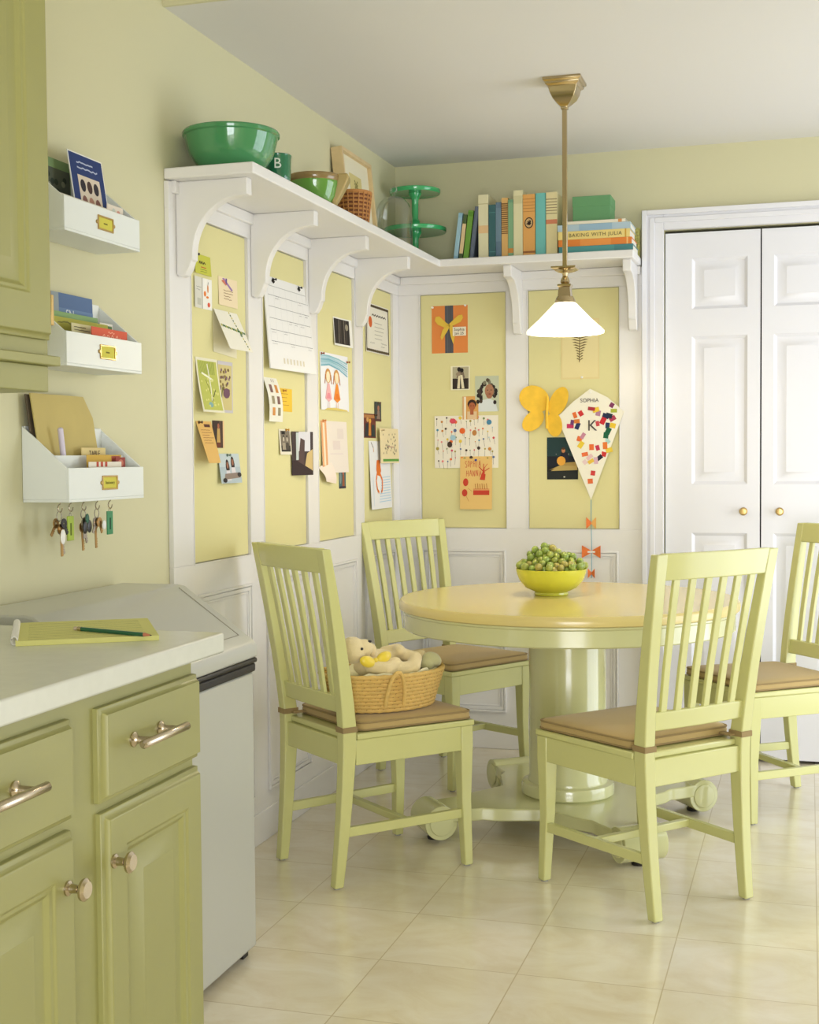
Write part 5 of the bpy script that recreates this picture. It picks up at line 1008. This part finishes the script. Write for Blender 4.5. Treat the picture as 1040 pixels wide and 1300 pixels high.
# keys
KB = mat('key_brass', (178, 142, 92), 0.35, metal=1.0); KS = mat('key_steel', (170, 160, 150), 0.3, metal=1.0)
def key(b, T, m, L2=0.052):
    b.T = T; b.m(m)
    b.lathe([(0.003, -0.001), (0.0115, -0.001), (0.0115, 0.001), (0.003, 0.001), (0.003, -0.001)], (0, -0.012, 0), 16, smooth=False)
    b.box(-0.0035, 0.0035, -L2, -0.022, -0.001, 0.001)
    for i in range(4): b.box(0.0033, 0.0052, -L2 + 0.002 + i * 0.006, -L2 + 0.005 + i * 0.006, -0.001, 0.001)
    b.T = None
def bunch(label, i, specs, fob=None):
    y = -2.825 + HY[i] - 0.0045; z = 1.126 - 0.022
    o = thing('key_bunch', label, 'keys', (0.070, y, z), 0, 'key bunches on the hooks of the lowest rack')
    MB(KS).tube([(0.0, 0.010 * math.sin(q), -0.010 + 0.011 * math.cos(q)) for q in [2 * PI * k / 16 for k in range(16)]], 0.0011, 6, closed=True).build('key_ring', o)
    for k, (ang, m, L2, dz) in enumerate(specs):
        b = MB(m); T = axes((0, 1, 0), (0, 0, 1), (1, 0, 0), (0.004 * (k - 1), 0, -0.016 + dz)) @ Matrix.Rotation(R(ang), 4, 'Z'); key(b, T, m, L2); b.build('key', o)
    for (dy, dz, ry, rz2, m) in (fob or []):
        MB(m).ball((0.010, dy, dz), 0.003, ry, rz2, 16).build('key_fob', o)
    return o
bunch('bunch of keys with a white oval fob on the leftmost hook', 0, [(-38, KB, 0.046, 0), (14, KS, 0.070, -0.012), (2, KB, 0.074, -0.010), (30, BLACK, 0.040, 0)], [(-0.002, -0.056, 0.010, 0.017, ink((236, 234, 228)))])
bunch('bunch of keys with black and dark green fobs on the middle hook', 2, [(4, KB, 0.066, -0.012), (14, KS, 0.058, -0.004), (-6, KS, 0.050, 0)], [(-0.009, -0.040, 0.011, 0.015, mat('black_plastic', (24, 24, 26), 0.3)), (0.010, -0.038, 0.011, 0.015, MATS['black_plastic']), (0.001, -0.020, 0.008, 0.012, mat('dark_green_plastic', (30, 90, 66), 0.4))])
bunch('copper coloured keys with a small white disc on the fourth hook', 3, [(2, KB, 0.068, -0.008), (-28, KS, 0.040, -0.004), (24, KB, 0.040, -0.004)], [(0.017, -0.038, 0.008, 0.011, ink((232, 232, 230)))])
for i, label, c, dz in ((1, 'lime green key tag hanging from the second hook', (158, 180, 52), -0.018), (4, 'emerald green key tag hanging from the rightmost hook', (44, 132, 84), -0.004)):
    y = -2.825 + HY[i] - 0.004; o = thing('key_tag', label, 'key tag', (0.070, y, 1.126 - 0.024 + dz * 0.3))
    b = MB(mat('tag_plastic_%d' % i, c, 0.3)); b.box(-0.0015, 0.0015, -0.0135, 0.0135, -0.060, -0.004); tg = b.build('tag_plate', o, bevel=0.001)
    b = MB(ink(tuple(int(v * 0.55) for v in c))); b.box(0.0015, 0.0018, -0.003, 0.003, -0.048, -0.020); b.build('lettering', o)
    MB(KS).tube([(0.0, 0.004 * math.sin(q), -0.002 + 0.005 * math.cos(q)) for q in [2 * PI * k / 12 for k in range(12)]], 0.0008, 5, closed=True).build('key_ring', o)

# ------------------------------------------------------------------ straw basket with soft toy on the left chair
th = R(-40.457); fwd = Vector((-math.sin(th), math.cos(th), 0)); rgt = Vector((math.cos(th), math.sin(th), 0))
BC = Vector((0.422, -1.620, 0)) + fwd * 0.010 + rgt * 0.030
ZC = HS + 0.0385
bk_ = thing('straw_basket', 'oval coiled straw basket with rope handles on the left chair', 'basket', (BC.x, BC.y, ZC), th + PI / 2)
# basket frame: local x along the chair's forward direction
def oval(a, bb, n=72): return [(a * math.cos(2 * PI * i / n), bb * math.sin(2 * PI * i / n)) for i in range(n)]
b = MB(STRAW)
NR = 10
for j in range(NR):
    t = j / (NR - 1); z = 0.0062 + j * 0.0112; A = 0.163 + 0.034 * t; B = 0.118 + 0.026 * t
    pts_ = oval(A, B, 144)
    b.tube([(p[0], p[1], z) for p in pts_], [0.0066 + 0.0010 * math.sin(i * PI / 2 + (j % 2) * PI) for i in range(144)], 8, closed=True)
b.lathe([(0, 0.001), (1.0, 0.001), (1.0, 0.008), (0, 0.008)], seg=48, sx=0.163, sy=0.118)
b.build('coiled_side', bk_)
b = MB(STRAWD)
for j in range(NR - 1):
    t = (j + 0.5) / (NR - 1); z = 0.0062 + (j + 0.5) * 0.0112; A = 0.163 + 0.034 * t + 0.0022; B = 0.118 + 0.026 * t + 0.0022
    for i in range(60):
        a = 2 * PI * (i + 0.5 * (j % 2)) / 60; a2 = a + 0.028
        b.tube([(A * math.cos(a), B * math.sin(a), z - 0.004), (A * math.cos(a2) * 1.006, B * math.sin(a2) * 1.006, z), (A * math.cos(a2 + .02), B * math.sin(a2 + .02), z + 0.004)], 0.0012, 4)
b.build('stitching', bk_)
for s in (-1, 1):                                # rope loop handles
    b = MB(STRAW); a0 = R(-90 * 1) if s == -1 else R(90)
    B = 0.144; pts_ = []
    for i in range(17):
        q = i / 16; ang = PI * q; x = -0.045 + 0.032 * math.cos(ang); z = 0.022 + 0.100 * math.sin(ang)
        pts_.append((x - 0.0, s * (0.125 + 0.024 * (z / 0.11) + 0.010), z))
    b.tube(pts_, [0.0052 + 0.0012 * (i % 2) for i in range(17)], 8); b.build('handle', bk_)
# blanket
b = MB(CLOTH); rings = []
for j, (f, z) in enumerate(((0.0, 0.082), (0.35, 0.086), (0.62, 0.092), (0.82, 0.104), (0.92, 0.112), (0.945, 0.100), (0.93, 0.06))):
    rings.append([(f * 0.190 * math.cos(2 * PI * i / 48), f * 0.138 * math.sin(2 * PI * i / 48), z + (0.006 * math.sin(i * 0.9 + j) + 0.004 * math.sin(i * 2.1)) * (1 if j > 0 else 0)) for i in range(48)])
b.loft(rings[1:], smooth=True, cap=False)
b.f([b.v(p) for p in rings[1]])
o = b.build('blanket'); o.location = (BC.x, BC.y, ZC); o.rotation_euler = (0, 0, th + PI / 2); tag(o, 'cream cloth lining the straw basket under the soft toy', 'cloth')
# soft toy lying on its back, head at the back of the basket
ty = thing('soft_toy', 'cream plush bear with a yellow bow curled up in the straw basket', 'soft toy', (BC.x, BC.y, ZC), th + PI / 2)
b = MB(PLUSH)
def limb(pts_, r0, r1):
    n = 12
    P = [Vector(p) for p in pts_]
    for k in range(len(P) - 1):
        for i in range(n):
            t = i / n; p = P[k].lerp(P[k + 1], t); g = (k + t) / (len(P) - 1); r = r0 + (r1 - r0) * g; b.ball(p, r, r, r, 10)
b.ball((-0.02, 0.0, 0.125), 0.075, 0.055, 0.045, 20)
b.ball((-0.120, -0.030, 0.178), 0.040, 0.042, 0.040, 20); b.ball((-0.090, -0.046, 0.185), 0.028, 0.026, 0.026, 16)
b.ball((-0.055, -0.028, 0.172), 0.018, 0.016, 0.022, 14); b.ball((-0.142, 0.010, 0.208), 0.018, 0.012, 0.020, 14)
limb([(-0.075, -0.060, 0.135), (-0.040, -0.085, 0.122), (0.005, -0.072, 0.135)], 0.024, 0.020)
limb([(0.030, 0.030, 0.150), (0.060, 0.010, 0.160), (0.040, -0.040, 0.165)], 0.022, 0.017)
limb([(-0.005, -0.070, 0.112), (0.055, -0.085, 0.118), (0.080, -0.060, 0.140), (0.060, -0.02, 0.150)], 0.024, 0.020)
limb([(0.03, 0.03, 0.12), (0.11, 0.01, 0.125), (0.135, -0.01, 0.135)], 0.026, 0.022)
b.build('plush_body', ty, remesh=0.004)
b = MB(mat('sage_plush', (196, 192, 140), 0.95, bump=0.6, bscale=300, sheen=0.4)); b.ball((0.150, -0.045, 0.128), 0.034, 0.022, 0.024, 16, Matrix.Rotation(0.4, 3, 'Y')); b.ball((0.128, -0.050, 0.116), 0.022, 0.02, 0.02, 14)
b.build('foot', ty, remesh=0.004)
b = MB(BLACK); b.ball((-0.112, -0.071, 0.186), 0.0045, 0.003, 0.0042, 12); b.ball((-0.079, -0.060, 0.204), 0.0065, 0.005, 0.004, 12); b.build('eye_and_nose', ty)
b = MB(mat('yellow_satin', (232, 206, 60), 0.3, sheen=0.3))
for s in (-1, 1): b.ball((-0.070 + s * 0.028, -0.078, 0.152 + 0.004 * s), 0.027, 0.012, 0.017, 14, Matrix.Rotation(-s * 0.35, 3, 'Y'))
b.ball((-0.070, -0.078, 0.150), 0.008, 0.008, 0.008, 10); b.build('bow', ty)

# ------------------------------------------------------------------ camera
cam = bpy.data.cameras.new('camera'); co = bpy.data.objects.new('camera', cam); C.objects.link(co); S.camera = co
F, PIT, YAW, ROL = 1695.09, R(-2.3344), R(16.6845), R(-0.4448)
fw = Vector((-math.sin(YAW) * math.cos(PIT), math.cos(YAW) * math.cos(PIT), math.sin(PIT)))
r_ = fw.cross(Vector((0, 0, 1))).normalized(); u_ = r_.cross(fw)
r2_ = r_ * math.cos(ROL) + u_ * math.sin(ROL); u2_ = -r_ * math.sin(ROL) + u_ * math.cos(ROL)
co.matrix_world = axes(r2_, u2_, -fw, (1.67657584, -5.42128947, 1.21913017))
cam.sensor_fit = 'VERTICAL'; cam.sensor_height = 24.0; cam.lens = 24.0 * F / 1300.0; cam.clip_start = 0.05

# ------------------------------------------------------------------ light
w = bpy.data.worlds.new('sky'); S.world = w; w.use_nodes = True; bg = w.node_tree.nodes['Background']
bg.inputs['Color'].default_value = (0.85, 0.93, 1.0, 1); bg.inputs['Strength'].default_value = 1.0
def area(name, T, sx, sy, power, col, spread=180):
    l = bpy.data.lights.new(name, 'AREA'); l.shape = 'RECTANGLE'; l.size = sx; l.size_y = sy; l.energy = power; l.color = col; l.spread = R(spread)
    o = bpy.data.objects.new(name, l); C.objects.link(o); o.matrix_world = T; return o
# daylight through the right-hand window and through the window behind the camera
area('window_daylight', axes((0, 1, 0), (0, 0, 1), (1, 0, 0), (XR + 0.06, (WY0 + WY1) / 2, (WZ0 + WZ1) / 2)), WY1 - WY0, WZ1 - WZ0, 48, (0.85, 0.90, 1.0))
area('window_daylight', axes((1, 0, 0), (0, 0, -1), (0, -1, 0), (2.4, YF - 0.06, 1.0)), 1.8, 1.9, 114, (0.95, 0.95, 1.0))
pl = bpy.data.lights.new('bulb_light', 'POINT'); pl.energy = 7.0; pl.color = (1.0, 0.85, 0.62); pl.shadow_soft_size = 0.03
po = bpy.data.objects.new('bulb_light', pl); C.objects.link(po); po.location = (LX, LY, H - 0.83)

vs = S.view_settings; vs.view_transform = 'Standard'; vs.look = 'None'; vs.gamma = 1.0; vs.use_curve_mapping = False; vs.exposure = 0.12
